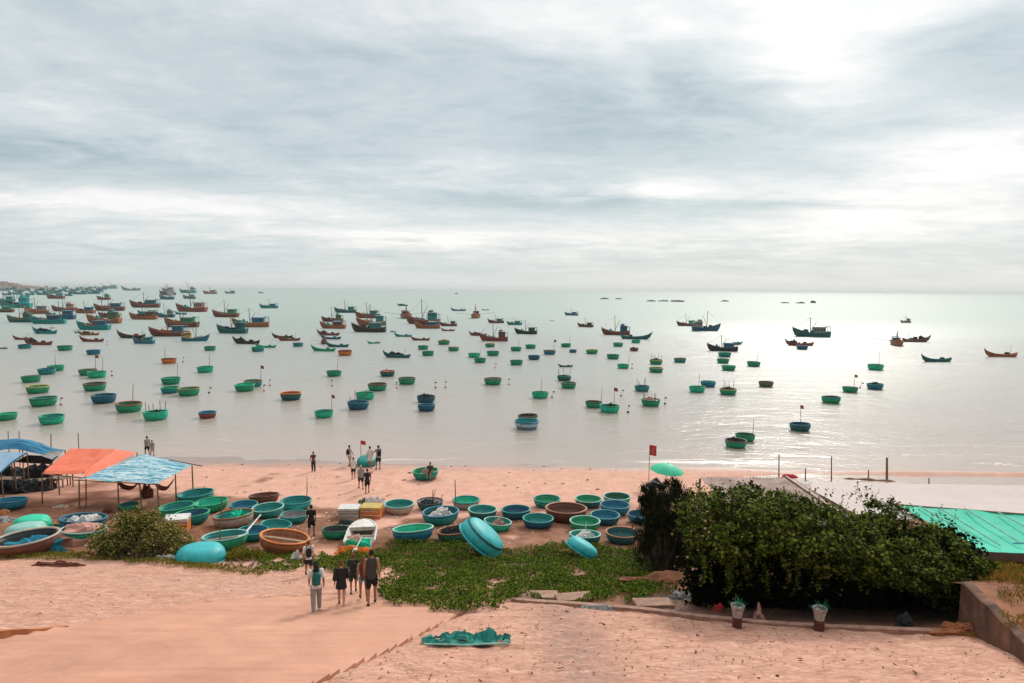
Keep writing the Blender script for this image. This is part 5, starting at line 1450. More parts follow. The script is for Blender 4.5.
heap(692, 598, 1.1, .6, .3, 'grey', 'grey rubble pile on the dirt left of the hedge', 'rubble_pile', 'rubble', seed=44)
heap(612, 609, 1.3, .35, .16, 'grey', 'grey broken slab heap at the kerb below the creepers', 'rubble_pile', 'rubble', seed=45)
heap(664, 585, 3.0, 1.5, .55, mat('red_dirt', (.4, .2, .1)), 'bare orange dirt mound between creepers and hedge', 'dirt_mound', 'mound', seed=46, n=2)
heap(905, 627, .5, .4, .5, 'dark', 'dark pot in the shade at the right end of the kerb', 'pot', 'pot', seed=47, n=1)
heap(978, 634, 1.6, .5, .28, 'rust', 'orange rubble heap at the foot of the old wall', 'rubble_pile', 'rubble', seed=48, n=5)
for k, (px, py, lab) in enumerate(((540, 601, 'flat concrete slab left of the slab heap'), (575, 603, 'flat concrete slab next to the slab heap'), (655, 609, 'tilted concrete slab right of the slab heap'))):
    g = G(px, py); tag(put('slab', MB().box((0, 0, 0), (1.2, .55, .10), tilt=random.uniform(-.1, .1)), M_conc, loc=(g.x, g.y + .3, g.z + .05), rot=(0, 0, random.uniform(-.2, .2))), lab, 'slab')

# crumpled teal net on the stairs
g = G(466, 643)
mb = MB(); rn = random.Random(5)
nx, ny = 46, 26; vs = []; fs = []
for j in range(ny + 1):
    for i in range(nx + 1):
        u = i / nx * 2 - 1; v = j / ny * 2 - 1
        w_ = 1 - .35 * abs(u) - .2 * mnoise.noise((u * 2, 1, 5))
        h = .15 * max(0, 1 - (u * .95) ** 2) ** .6 * max(0, 1 - v * v) * max(.1, .8 + 2.4 * mnoise.fractal((u * 2.6, v * 1.8, 2), 1, 2.2, 3)) + .04 * abs(mnoise.noise((u * 9, v * 6, 1)))
        vs.append((u * 1.08 + .1 * mnoise.noise((u * 3, v * 5, 8)), v * .52 * w_ + .08 * mnoise.noise((u * 5, v * 3, 4)), max(h, .015)))
for j in range(ny):
    for i in range(nx):
        uu, vv_ = i / nx * 2 - 1, j / ny * 2 - 1
        if max(abs(uu), abs(vv_)) + .55 * mnoise.noise((uu * 3.5, vv_ * 2.5, 6)) > .93: continue
        if mnoise.noise((uu * 3, vv_ * 2.2, 12)) > .33: continue
        fs.append((j * (nx + 1) + i, j * (nx + 1) + i + 1, (j + 1) * (nx + 1) + i + 1, (j + 1) * (nx + 1) + i))
mb.add(vs, fs)
zs = float(ground(g.x, g.y)) + .07
tn = thing('net', 'crumpled teal net dropped on the paved slope in front', 'net', (g.x, g.y, zs - .02), (-R(15), 0, .05))
put('mesh_cloth', mb.mesh('mesh_cloth'), mat('net_teal', (.008, .22, .175), .8, .35, 5, .8, stain=.6, dark=(.008, .10, .09)), tn)
put('edge_rope', MB().tube([(-1.0, -.35, .03), (-.5, -.50, .05), (0, -.52, .03), (.6, -.50, .05), (1.02, -.40, .03)], .022, 6), paint('pale'), tn)

# ================================================================== VEGETATION
def leaf_mat(name, stops, rough=.55, tr=.12):
    m = bpy.data.materials.new(name); m.use_nodes = True
    q = NB(m.node_tree); p = m.node_tree.nodes['Principled BSDF']
    ge = q.n('ShaderNodeNewGeometry')
    oc = q.n('ShaderNodeTexCoord').outputs['Object']
    f = q.m('ADD', q.m('MULTIPLY', ge.outputs['Random Per Island'], .75), q.m('MULTIPLY', q.noise(oc, .8, 3), .3))
    col = q.ramp(f, stops)
    q.link(col, p.inputs['Base Color']); p.inputs['Roughness'].default_value = rough
    p.inputs['Specular IOR Level'].default_value = .02
    tl = q.n('ShaderNodeBsdfTranslucent'); q.link(col, tl.inputs[0])
    mx = q.n('ShaderNodeMixShader'); mx.inputs[0].default_value = tr
    out = [n for n in m.node_tree.nodes if n.type == 'OUTPUT_MATERIAL'][0]
    q.link(p.outputs[0], mx.inputs[1]); q.link(tl.outputs[0], mx.inputs[2]); q.link(mx.outputs[0], out.inputs[0])
    return m

def leaves(pos, size, aspect=.6, up=.3, needle=False, droop=0.0, face=None):
    """one mesh of leaf blades at the given points"""
    pos = np.asarray(pos, float); n = len(pos)
    d = rng.normal(size=(n, 3)); d[:, 2] += up; d /= np.linalg.norm(d, axis=1)[:, None]
    r2 = rng.normal(size=(n, 3)); s_ = np.cross(d, r2); s_ /= np.linalg.norm(s_, axis=1)[:, None] + 1e-9
    if aspect > .4:      # broad leaves lie more or less open to the sky
        nn = rng.normal(size=(n, 3)) * .62; nn[:, 2] += 1.0; nn[:, 1] -= .15; nn /= np.linalg.norm(nn, axis=1)[:, None]
        s_ = np.cross(nn, r2); s_ /= np.linalg.norm(s_, axis=1)[:, None] + 1e-9; d = np.cross(nn, s_)
    L = size * rng.uniform(.6, 1.3, n)[:, None]; Wd = L * aspect
    a = pos - d * L / 2; c = pos + d * L / 2; c[:, 2] -= droop * L[:, 0]
    b1 = pos + s_ * Wd / 2; b2 = pos - s_ * Wd / 2
    V = np.stack([a, b1, c, b2], 1).reshape(-1, 3)
    me = bpy.data.meshes.new('leaves'); me.vertices.add(4 * n); me.vertices.foreach_set('co', V.ravel())
    me.loops.add(4 * n); me.loops.foreach_set('vertex_index', np.arange(4 * n))
    me.polygons.add(n); me.polygons.foreach_set('loop_start', np.arange(0, 4 * n, 4)); me.polygons.foreach_set('loop_total', np.full(n, 4))
    me.update(calc_edges=True); me.validate(); return me

def blob_points(c, rx, ry, rz, n, seed, shell=.35, clump=1.0):
    """points in an uneven ellipsoid: clumped, mostly near its surface"""
    r_ = np.random.default_rng(seed)
    nc = max(int(n / 55), 6)
    cd = r_.normal(size=(nc, 3)); cd /= np.linalg.norm(cd, axis=1)[:, None]
    cr = np.where(r_.random(nc) < .75, r_.uniform(.72, 1.04, nc), r_.uniform(.2, .8, nc))
    cen = cd * cr[:, None]
    k = r_.integers(0, nc, n)
    pts = cen[k] * np.array([rx, ry, rz]) + r_.normal(size=(n, 3)) * .17 * min(rx, rz, 1.6) * clump
    return pts + np.array(c)

def trunk(mb, base, tips, r0, seed):
    r_ = random.Random(seed)
    for tp in tips:
        tp = Vector(tp); b0 = Vector(base)
        m1 = b0.lerp(tp, .35) + Vector((r_.uniform(-.2, .2), r_.uniform(-.2, .2), .1)); m2 = b0.lerp(tp, .7) + Vector((r_.uniform(-.2, .2), r_.uniform(-.2, .2), .1))
        mb.tube([b0, m1, m2, tp], [r0, r0 * .7, r0 * .42, r0 * .16], 7)
    return mb
M_bark = mat('bark', (.10, .065, .045), .95, .3, 5, .8)
L_hedge = leaf_mat('leaf_hedge', [(0.0, (.006, .010, .002)), (.32, (.018, .030, .004)), (.55, (.055, .090, .010)), (.78, (.14, .18, .022)), (.93, (.26, .20, .05)), (1.0, (.42, .16, .12))], .6)
L_pine = leaf_mat('leaf_needle', [(0.0, (.006, .010, .005)), (.6, (.016, .024, .010)), (.9, (.06, .045, .02)), (1.0, (.14, .07, .03))], .8, .05)
L_shade = leaf_mat('leaf_shade', [(0.0, (.003, .004, .002)), (.8, (.007, .010, .004)), (1.0, (.03, .035, .012))], .95, .02)  # near-black leaf colour that paints in the shade under the hedge
L_vine = leaf_mat('leaf_creeper', [(0.0, (.008, .020, .002)), (.35, (.032, .064, .004)), (.68, (.090, .145, .009)), (.92, (.20, .22, .016)), (1.0, (.40, .32, .13))], .55)
L_dry = leaf_mat('leaf_dry', [(0.0, (.02, .03, .006)), (.35, (.07, .09, .015)), (.68, (.19, .19, .04)), (1.0, (.55, .38, .18))], .8)
L_straw = leaf_mat('leaf_straw', [(0.0, (.10, .07, .015)), (.4, (.16, .15, .02)), (.75, (.30, .16, .03)), (1.0, (.50, .26, .08))], .9)

L_grass = leaf_mat('leaf_grass', [(0.0, (.06, .07, .01)), (.4, (.12, .14, .015)), (.75, (.25, .21, .03)), (1.0, (.42, .24, .06))], .9)

def tree(name, label, cat, base_px, blobs, lm, size, dens, seed, group=None, needle=False, r0=.12, aspect=.6, up=.3, droop=0.0):
    bd = blobs[0][4]
    base = G(*base_px) if base_px[1] > 400 else None
    t = thing(name, label, cat, base, group=group)
    P = []; tips = []
    for k, (px, py, rx, ry, d, rd) in enumerate(blobs):
        c = D(px, py, d) - base; sx, sz = rx / F * d, ry / F * d
        P.append(blob_points(c, sx, rd, sz, int(dens * sx * sz), seed + k)); tips.append(c)
        tips.append(c + Vector((sx * .5, 0, sz * .4))); tips.append(c + Vector((-sx * .5, .2, sz * .3)))
    P = np.concatenate(P)
    gz = ground(P[:, 0] + base.x, P[:, 1] + base.y) - base.z
    P = P[P[:, 2] > gz + .02]
    put('trunk', trunk(MB(), (0, 0, -.2), tips, r0, seed), M_bark, t)
    put('crown', leaves(P, size, aspect, up, droop=droop), lm, t)
    return t
# hedge of overgrown shrubs: canopies that overhang the kerb and shade everything below
tree('flowering_shrub', 'left mass of the dark overgrown hedge, above the left planter', 'shrub', (735, 595),
     [(708, 524, 28, 28, 21.2, 1.5), (742, 516, 38, 25, 21.0, 1.6), (762, 498, 22, 11, 22.0, 1.0), (722, 498, 20, 10, 21.8, .8), (735, 540, 44, 18, 19.9, 1.0), (702, 548, 14, 24, 20.6, .8), (760, 530, 30, 22, 20.3, 1.0)], L_hedge, .125, 5200, 1, 'overgrown hedge before the roofs', r0=.09)
tree('flowering_shrub', 'middle mass of the dark overgrown hedge, above the right planter', 'shrub', (810, 597),
     [(798, 524, 40, 24, 21.0, 1.6), (832, 534, 40, 24, 20.8, 1.5), (790, 506, 26, 12, 21.8, 1.0), (800, 546, 44, 18, 19.7, 1.1), (848, 552, 40, 20, 19.6, 1.1), (822, 560, 30, 10, 19.4, .7)], L_hedge, .125, 5200, 11, 'overgrown hedge before the roofs', r0=.09)
tree('flowering_shrub', 'right mass of the dark overgrown hedge falling towards the old wall', 'shrub', (905, 600),
     [(890, 542, 42, 22, 20.8, 1.5), (930, 548, 36, 20, 20.4, 1.3), (900, 564, 46, 20, 19.6, 1.1), (955, 560, 28, 16, 20.3, .9), (980, 570, 16, 12, 20.3, .6), (935, 580, 34, 20, 19.9, .8), (955, 596, 16, 16, 19.8, .5)], L_hedge, .125, 5200, 21, 'overgrown hedge before the roofs', r0=.09)
tree('small_tree', 'small rounded treetop standing up out of the hedge before the white roof', 'tree', (886, 600),
     [(886, 512, 19, 14, 21.9, .7), (878, 524, 18, 14, 21.9, .7)], L_hedge, .11, 5600, 31, r0=.06)
# near-black leaf fill added to stand in for the shade under the hedge
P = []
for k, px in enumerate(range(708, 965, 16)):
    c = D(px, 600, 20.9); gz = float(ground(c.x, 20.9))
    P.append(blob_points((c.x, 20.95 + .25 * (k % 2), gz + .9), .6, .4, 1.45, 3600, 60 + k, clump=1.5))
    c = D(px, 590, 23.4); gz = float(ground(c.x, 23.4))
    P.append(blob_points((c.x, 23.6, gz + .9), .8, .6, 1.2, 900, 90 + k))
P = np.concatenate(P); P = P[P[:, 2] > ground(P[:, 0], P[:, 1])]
tag(stuff('shade_fill', leaves(P, .17), L_shade), 'near-black leaf fill standing in for shade under the hedge', 'shade fill')
# needle bush
tree('needle_tree', 'dark feathery needle bush at the left end of the hedge', 'tree', (662, 578),
     [(668, 520, 24, 34, 27.5, 1.1), (652, 525, 14, 38, 27.5, .8), (684, 525, 16, 34, 27.2, .9), (660, 555, 24, 22, 27.3, 1.1), (672, 492, 14, 12, 27.6, .5), (690, 545, 14, 28, 26.8, .8), (650, 500, 9, 16, 27.5, .4)],
     L_pine, .34, 3400, 71, aspect=.10, up=1.6, r0=.10)
# left shrubs
tree('shrub', 'olive dry-leaved shrub in front of the striped tarp shelter', 'shrub', (135, 562),
     [(122, 538, 26, 19, 31.2, 1.2), (150, 536, 30, 19, 31.2, 1.2), (106, 546, 18, 13, 31.0, .9), (176, 545, 18, 14, 31.0, .9), (138, 522, 22, 13, 31.6, .8)], L_dry, .12, 5200, 81, r0=.05)
tree('shrub', 'low dark green clump between the cyan hull and the orange boat', 'shrub', (245, 571),
     [(242, 559, 22, 10, 30.6, .8), (225, 562, 14, 8, 30.6, .6), (262, 562, 15, 8, 30.6, .6)], L_grass, .16, 9000, 91, r0=.04, aspect=.2, up=1.2)

def poly_px(pts):
    return [G(x, y) for x, y in pts]
def in_poly(x, y, poly):
    c = np.zeros(x.shape, bool); n = len(poly); j = n - 1
    for i in range(n):
        xi, yi = poly[i].x, poly[i].y; xj, yj = poly[j].x, poly[j].y
        hit = ((yi > y) != (yj > y)) & (x < (xj - xi) * (y - yi) / (yj - yi + 1e-12) + xi)
        c ^= hit; j = i
    return c
def cover(name, label, pxpoly, n, lm, size, hmin, hmax, cat='plants', aspect=.7, up=.6, dens_sc=.9, seed=1, thr=-.25, ragged=.5, zf=None):
    poly = poly_px(pxpoly)
    xs = [p_.x for p_ in poly]; ys = [p_.y for p_ in poly]
    r_ = np.random.default_rng(seed)
    x = r_.uniform(min(xs) - .5, max(xs) + .5, n * 2); y = r_.uniform(min(ys) - .5, max(ys) + .5, n * 2)
    j1 = np.array([mnoise.noise((a * 1.3, c * 1.3, seed)) for a, c in zip(x, y)]); j2 = np.array([mnoise.noise((a * 1.3, c * 1.3, seed + 9)) for a, c in zip(x, y)])
    m = in_poly(x + j1 * ragged, y + j2 * ragged, poly)
    x, y = x[m], y[m]
    dn = np.array([mnoise.fractal((a * dens_sc, c * dens_sc, seed + 3), 1, 2, 3) for a, c in zip(x, y)])
    m = dn > thr + r_.uniform(-.1, .1, len(x)); x, y, dn = x[m], y[m], dn[m]
    h = hmin + (hmax - hmin) * np.clip(dn * .9 + .45, 0, 1)
    z = (ground if zf is None else zf)(x, y) + .03 + h * r_.random(len(x)) ** .6
    o = stuff(name, leaves(np.stack([x, y, z], 1), size, aspect, up), lm); tag(o, label, cat); return o
cover('creepers', 'dark green ground creepers spreading below the basket boats', [(300, 560), (330, 557), (372, 555), (400, 546), (445, 545), (520, 553), (560, 543), (600, 548), (640, 552), (655, 566), (660, 590), (640, 604), (560, 601), (508, 603), (480, 612), (420, 610), (388, 604), (384, 592), (396, 584), (382, 576), (330, 572)],
      95000, L_vine, .078, .04, .40, seed=3, thr=-.36, ragged=1.1)
cover('creepers', 'thin creepers left of the path by the orange boat', [(262, 556), (300, 556), (300, 568), (282, 573), (258, 571)], 2500, L_vine, .10, .05, .2, seed=5, thr=-.3)
cover('grass', 'yellowish grass strip along the top of the paved slope at left', [(-40, 553), (60, 553), (150, 556), (210, 564), (265, 572), (265, 577), (200, 571), (150, 565), (80, 561), (-40, 560)],
      26000, L_grass, .14, .04, .22, aspect=.16, up=1.6, seed=7, thr=-.3)
cover('grass', 'orange dry grass behind the old wall at the right', [(966, 598), (968, 580), (1060, 572), (1100, 640), (1060, 683), (1024, 660)], 40000, L_straw, .2, .05, .38, aspect=.12, up=1.4, seed=9, thr=-.35,
      zf=lambda x, y: np.maximum(z0 - .14 - .0125 * np.maximum(x - xa, 0) - np.maximum(0, y - ya) * .35, ground(x, y) - .2))
cover('grass', 'straggly dry grass at the foot of the old wall by the rubble', [(950, 622), (975, 622), (1040, 652), (1030, 660), (985, 640), (950, 634)], 2200, L_straw, .12, .02, .12, aspect=.2, up=1.3, seed=14, thr=-.3)
cover('grass', 'dry weeds on the dirt between creepers and kerb', [(600, 600), (660, 588), (735, 606), (760, 618), (700, 612), (640, 604)], 2500, L_straw, .12, .03, .14, aspect=.2, up=1.3, seed=12, thr=-.2)
for lab, x0, x1, seed in (('left mass', 700, 768, 1), ('middle mass', 775, 885, 2), ('right mass', 880, 960, 3)):
    o = [o for o in SC.objects if lab in o.get('label', '')][0]
    r_ = random.Random(seed); P = []
    for k in range(26):
        c = D(r_.uniform(x0, x1), r_.uniform(552, 572), r_.uniform(19.0, 19.9)) - o.location; ln = r_.uniform(.25, 1.0)
        for j in range(int(ln * 40)): P.append((c.x + r_.gauss(0, .04) + .1 * math.sin(j * .1), c.y + r_.gauss(0, .05), c.z - ln * j / (ln * 40)))
    for k in range(30):      # stray shoots above the outline
        c = D(r_.uniform(x0, x1), r_.uniform(505, 530) + (18 if seed == 3 else 0), r_.uniform(20.3, 21.6)) - o.location; dx = r_.uniform(-.3, .3); ln = r_.uniform(.3, .75)
        for j in range(int(ln * 22)): P.append((c.x + dx * j / 16 + r_.gauss(0, .03), c.y + r_.gauss(0, .03), c.z + .25 + ln * j / (ln * 22)))
    put('trailing_shoots', leaves(P, .10), L_hedge, o)
# pink blossoms are part of the left and middle hedge
for tname, lab, seed, cx, cz in (('flowering_shrub', 'left mass', 5, 725, 545), ('flowering_shrub', 'middle mass', 6, 815, 560)):
    o = [o for o in SC.objects if lab in o.get('label', '')][0]
    c = D(cx, cz, 20.3) - o.location
    P = blob_points(c, 1.5, .8, 1.0, 110, seed, clump=2.0)
    put('blossom', leaves(P, .08, .9), cloth('pink'), o)

# loose leaves, pebbles and litter
def litter(name, label, n, region, size, matl, seed, flat=.35):
    r_ = random.Random(seed); mb = MB(); k = 0
    while k < n:
        x = r_.uniform(region[0], region[1]); y = r_.uniform(region[2], region[3])
        if sl(y) - .2 < x < sr(y) + .2 and y < 24: continue
        if mnoise.noise((x * .7, y * .9, seed)) < r_.uniform(-.5, .25): continue
        s_ = size * r_.uniform(.25, 1.0) ** 2; z = float(ground(x, y)) + s_ * .1 + .03
        M = Matrix.Rotation(r_.uniform(0, 6), 3, 'Z')
        mb.ell((x, y, z), s_ * r_.uniform(.8, 2.0), s_ * r_.uniform(.4, .8), s_ * flat * r_.uniform(.4, 1.3), 5, 4, 0, M); k += 1
    o = stuff(name, mb, matl); tag(o, label, 'litter'); return o
litter('pebbles', 'dark pebbles and dry clods scattered over the paved slope', 200, (-6, 18, 12.5, 22), .05, mat('clod', (.12, .05, .03), .95, .3, 9), 3)
litter('dry_leaves', 'rust brown dry leaves blown over the paved slope', 1500, (-4, 18, 12.5, 20), .038, mat('dryleaf', (.30, .11, .05), .95, .5, 9), 23, .25)
litter('pebbles', 'small stones on the paved slope left of the stairs', 350, (-26, -6, 17, 30), .035, mat('clod', (.16, .07, .045)), 4)
litter('shells', 'pale scraps and shells on the dirt around the basket boats', 500, (-24, 8, 31.5, 41), .09, paint('white'), 6)
litter('seaweed', 'dark scraps of seaweed and litter on the sand', 260, (-30, 20, 40, 57), .13, mat('clod', (.16, .07, .045)), 8, .25)

# ================================================================== PEOPLE
def evalmesh(mb, voxel, name, smooth_it=6):
    me = mb.mesh('tmp'); o = bpy.data.objects.new('tmp', me); COL.objects.link(o)
    rm = o.modifiers.new('r', 'REMESH'); rm.mode = 'VOXEL'; rm.voxel_size = voxel; rm.use_smooth_shade = True
    s = o.modifiers.new('s', 'SMOOTH'); s.iterations = smooth_it; s.factor = .5
    dg = bpy.context.evaluated_depsgraph_get(); dg.update()
    out = bpy.data.meshes.new_from_object(o.evaluated_get(dg)); out.name = name
    bpy.data.objects.remove(o); bpy.data.meshes.remove(me)
    return out
def cap(mb, a, c, r0, r1, n=10):
    a, c = Vector(a), Vector(c); t = (c - a).normalized()
    pts = [a - t * r0 * .95, a - t * r0 * .7, a, a.lerp(c, .5), c, c + t * r1 * .7, c + t * r1 * .95]
    mb.tube(pts, [r0 * .25, r0 * .7, r0, (r0 + r1) / 2, r1, r1 * .7, r1 * .25], n)

def skeleton(pose):
    J = dict(pel=(0, 0, .93), chest=(0, .0, 1.30), neck=(0, -.01, 1.47), head=(0, .02, 1.62))
    for s, n in ((-1, 'L'), (1, 'R')):
        J['sh' + n] = (s * .175, 0, 1.42); J['el' + n] = (s * .225, -.02, 1.14); J['ha' + n] = (s * .235, .06, .90)
        J['hi' + n] = (s * .09, 0, .90); J['kn' + n] = (s * .10, .02, .49); J['an' + n] = (s * .10, -.02, .08); J['to' + n] = (s * .12, .13, .03)
    if pose == 'walk':
        J.update(knL=(-.10, .16, .52), anL=(-.10, .20, .10), toL=(-.11, .35, .06), knR=(.10, -.02, .48), anR=(.10, -.24, .13), toR=(.11, -.12, .03),
                 elL=(-.22, -.10, 1.15), haL=(-.23, -.08, .91), elR=(.22, .06, 1.15), haR=(.22, .20, .95))
    if pose == 'walk2':
        J.update(knR=(.10, .14, .52), anR=(.10, .15, .09), toR=(.11, .30, .04), knL=(-.10, -.01, .48), anL=(-.10, -.17, .12), toL=(-.11, -.05, .03),
                 elR=(.23, -.09, 1.15), haR=(.24, -.04, .91), elL=(-.22, .03, 1.15), haL=(-.21, .17, .93))
    if pose == 'reach':
        J.update(elL=(-.20, .22, 1.24), haL=(-.17, .46, 1.16), elR=(.20, .22, 1.24), haR=(.17, .46, 1.16), knL=(-.12, .08, .49), anL=(-.13, .04, .08), toL=(-.15, .19, .03))
    if pose == 'sit':
        J.update(knL=(-.14, .42, .92), anL=(-.14, .44, .52), toL=(-.15, .58, .47), knR=(.14, .42, .92), anR=(.14, .44, .52), toR=(.15, .58, .47),
                 elL=(-.24, .10, 1.17), haL=(-.14, .32, 1.04), elR=(.24, .10, 1.17), haR=(.14, .32, 1.04))
    return {k: Vector(v) for k, v in J.items()}

def body_mesh(pose):
    J = skeleton(pose); mb = MB()
    mb.ell((0, .0, 1.30), .155, .105, .19, 16, 10); mb.ell((0, 0, 1.08), .125, .09, .17, 14, 8); mb.ell((0, -.005, .93), .15, .11, .12, 14, 8)
    cap(mb, (0, -.01, 1.42), (0, .005, 1.54), .06, .052)
    mb.ell((0, .015, 1.63), .075, .092, .115, 16, 12); mb.ell((0, .035, 1.575), .052, .06, .06, 12, 8)
    mb.add([(-.012, .10, 1.615), (.012, .10, 1.615), (0, .128, 1.60), (0, .10, 1.655), (0, .095, 1.592)], [(0, 1, 2), (0, 2, 3), (2, 1, 3), (0, 4, 1), (4, 2, 1), (0, 2, 4), (0, 3, 1)])
    for s in (-1, 1): mb.ell((s * .078, .01, 1.615), .012, .022, .032, 8, 6)
    for n, s in (('L', -1), ('R', 1)):
        cap(mb, (s * .08, 0, 1.41), J['sh' + n], .07, .062); cap(mb, J['sh' + n], J['el' + n], .056, .041); cap(mb, J['el' + n], J['ha' + n], .041, .027)
        cap(mb, J['hi' + n], J['kn' + n], .092, .058); cap(mb, J['kn' + n], J['an' + n], .058, .036)
        cf = J['kn' + n].lerp(J['an' + n], .28) + Vector((0, -.02, 0)); mb.ell(cf, .052, .055, .11, 10, 8)
        cap(mb, J['an' + n] + Vector((0, -.02, -.03)), J['to' + n], .036, .028)
        # hand: palm, four fingers of unequal length curled a little, thumb off the side
        d = (J['ha' + n] - J['el' + n]).normalized(); side = Vector((0, 1, 0)); side = (side - d * side.dot(d)).normalized(); pal = d.cross(side) * s
        w0 = J['ha' + n]
        cap(mb, w0, w0 + d * .05, .026, .024)
        for q_, ln in enumerate((.068, .078, .073, .056)):
            off = side * (.027 - .018 * q_)
            b0 = w0 + d * .07 + off; b1 = b0 + d * ln * .5 + pal * .006; b3 = b1 + d * ln * .42 + pal * .02
            cap(mb, b0 - d * .02, b1, .0085, .008, 6); cap(mb, b1, b3, .008, .0068, 6)
        tb = w0 + d * .025 + side * .024; t1 = tb + d * .03 + side * .026; t2 = t1 + d * .028 + side * .004 + pal * .008
        cap(mb, tb, t1, .0105, .009, 6); cap(mb, t1, t2, .009, .0075, 6)
    return evalmesh(mb, .0085, 'body', 3)

def top_mesh(pose, style):
    J = skeleton(pose); mb = MB()
    lng = {'shirt': .86, 'tank': .86, 'dress': .62, 'loose': .72}[style]
    fat = 1.0 if style in ('shirt', 'tank') else 1.18
    mb.ell((0, 0, 1.30), .172 * fat, .125 * fat, .20, 16, 10)
    mb.tube([(0, 0, 1.38), (0, 0, 1.1), (0, 0, (lng + 1.1) / 2), (0, 0, lng)], [.13, .145 * fat, .155 * fat, .165 * fat * (1.12 if style != 'tank' else 1)], 18)
    mb2 = MB(); mb2.v = [(x, y * .92, z) if z < 1.45 else (x, y, z) for x, y, z in mb.v]; mb2.f = mb.f; mb2.mi = mb.mi; mb = mb2
    for n, s in (('L', -1), ('R', 1)):
        cap(mb, (s * .08, 0, 1.40), J['sh' + n] - Vector((s * (.03 if style == 'tank' else 0), 0, .01)), .080, .070)
        if style in ('shirt', 'dress'): cap(mb, J['sh' + n], J['sh' + n].lerp(J['el' + n], .72), .072, .066)
        if style == 'loose': cap(mb, J['sh' + n], J['el' + n].lerp(J['ha' + n], .2), .085, .09)
        if style == 'tank': cap(mb, (s * .07, 0, 1.43), (s * .12, 0, 1.44), .055, .05)
    return evalmesh(mb, .014, 'top', 3)
def bottom_mesh(pose, style):
    J = skeleton(pose); mb = MB()
    mb.ell((0, -.005, .93), .168, .13, .13, 16, 10)
    e = {'shorts': .72, 'briefs': .42, 'trousers': 1.0}[style]
    for n, s in (('L', -1), ('R', 1)):
        k = J['hi' + n].lerp(J['kn' + n], min(e, 1.0))
        cap(mb, J['hi' + n], k, .104, .098 if style == 'shorts' else .085)
        if style == 'trousers': cap(mb, J['kn' + n].lerp(J['hi' + n], .1), J['kn' + n].lerp(J['an' + n], .93), .086, .068)
    return evalmesh(mb, .014, 'bottom', 3)
def hair_mesh(style):
    mb = MB()
    mb.ell((0, -.008, 1.655), .085, .098, .105, 16, 12)
    mb.v = [v for v in mb.v]
    if style == 'long':
        cap(mb, (0, -.07, 1.62), (0, -.12, 1.32), .07, .045); cap(mb, (-.04, -.05, 1.6), (-.05, -.1, 1.4), .05, .03); cap(mb, (.04, -.05, 1.6), (.05, -.1, 1.4), .05, .03)
    if style == 'bun': mb.ell((0, -.06, 1.765), .05, .05, .045)
    if style == 'tail': cap(mb, (0, -.10, 1.68), (0, -.14, 1.46), .035, .018)
    # keep the face free
    o = MB(); o.v = [(x, min(y, .05 + (z - 1.62) * .55 if z > 1.62 else .01), z) for x, y, z in mb.v]; o.f = mb.f; o.mi = mb.mi
    return evalmesh(o, .011, 'hair', 2)
def shoe_mesh(pose, s):
    J = skeleton(pose); n = 'L' if s < 0 else 'R'; mb = MB()
    a = J['an' + n] + Vector((0, -.04, -.035)); mb.tube([a - Vector((0, .02, 0)), a, J['to' + n] * .5 + a * .5, J['to' + n] + Vector((0, .02, 0)), J['to' + n] + Vector((0, .05, 0))], [.02, .045, .046, .038, .02], 10)
    return mb.mesh('shoe', True)
def pack_mesh():
    mb = MB(); mb.ell((0, -.215, 1.22), .145, .095, .23, 16, 10); mb.box((0, -.19, 1.20), (.25, .12, .36)); mb.ell((0, -.285, 1.12), .10, .05, .10, 12, 8)
    return evalmesh(mb, .013, 'backpack', 4)
def strap_mesh():
    mb = MB()
    for s in (-1, 1): mb.tube([(s * .09, -.13, 1.41), (s * .10, -.05, 1.485), (s * .105, .08, 1.45), (s * .11, .135, 1.30), (s * .13, .06, 1.08), (s * .12, -.12, 1.05)], .016, 6)
    return mb.mesh('strap')
def face_mesh():
    mb = MB()
    for s in (-1, 1): mb.ell((s * .028, .098, 1.632), .010, .006, .007, 8, 6)
    mb.box((0, .097, 1.572), (.038, .008, .008))
    return mb.mesh('face')

SKIN = {'tan': mat('skin_tan', (.36, .18, .11), .6, .08, 6), 'light': mat('skin_light', (.52, .30, .21), .6, .08, 6), 'dark': mat('skin_dark', (.22, .11, .07), .6, .08, 6)}
def person(px, yf, yh, label, pose='walk', rz=0, top='shirt', tc='white', bot='shorts', bc='black', hair='short', hc='black', pack=None, shoes=None, skin='tan', at=None, group='people on the beach'):
    g = G(px, yf) if at is None else Vector(at)
    tp = D(px, yh, g.y); H = (tp.z - g.z)
    full = 1.76 if pose != 'sit' else 1.30
    sc = max(H / full, .6)
    if at is not None and pose == 'sit': sc = .95
    face = math.atan2(-g.x, g.y)
    t = thing('person', label, 'person', g, (0, 0, face + rz), sc, group)
    bd = put('body', cached('body' + pose, lambda: body_mesh(pose)), SKIN[skin], t)
    put('hair', cached('hair' + hair, lambda: hair_mesh(hair)), cloth(hc), t)
    put('top', cached('top' + pose + top, lambda: top_mesh(pose, top)), cloth(tc), t)
    if bot: put('shorts' if bot != 'trousers' else 'trousers', cached('bot' + pose + bot, lambda: bottom_mesh(pose, bot)), cloth(bc), t)
    put('face', cached('face', face_mesh), cloth('black'), t)
    if pack:
        k = put('backpack', cached('pack', pack_mesh), cloth(pack), t); put('strap', cached('strap', strap_mesh), cloth(pack), k)
    for s in (-1, 1): put('shoe', cached('shoe%s%d' % (pose, s), lambda: shoe_mesh(pose, s)), cloth(shoes or 'dark'), t)
    return t
person(316.5, 612.5, 560.5, 'person in white top with large green backpack and grey trousers', 'walk2', .05, 'shirt', 'white', 'trousers', 'grey', 'long', 'black', 'dkteal', 'white')
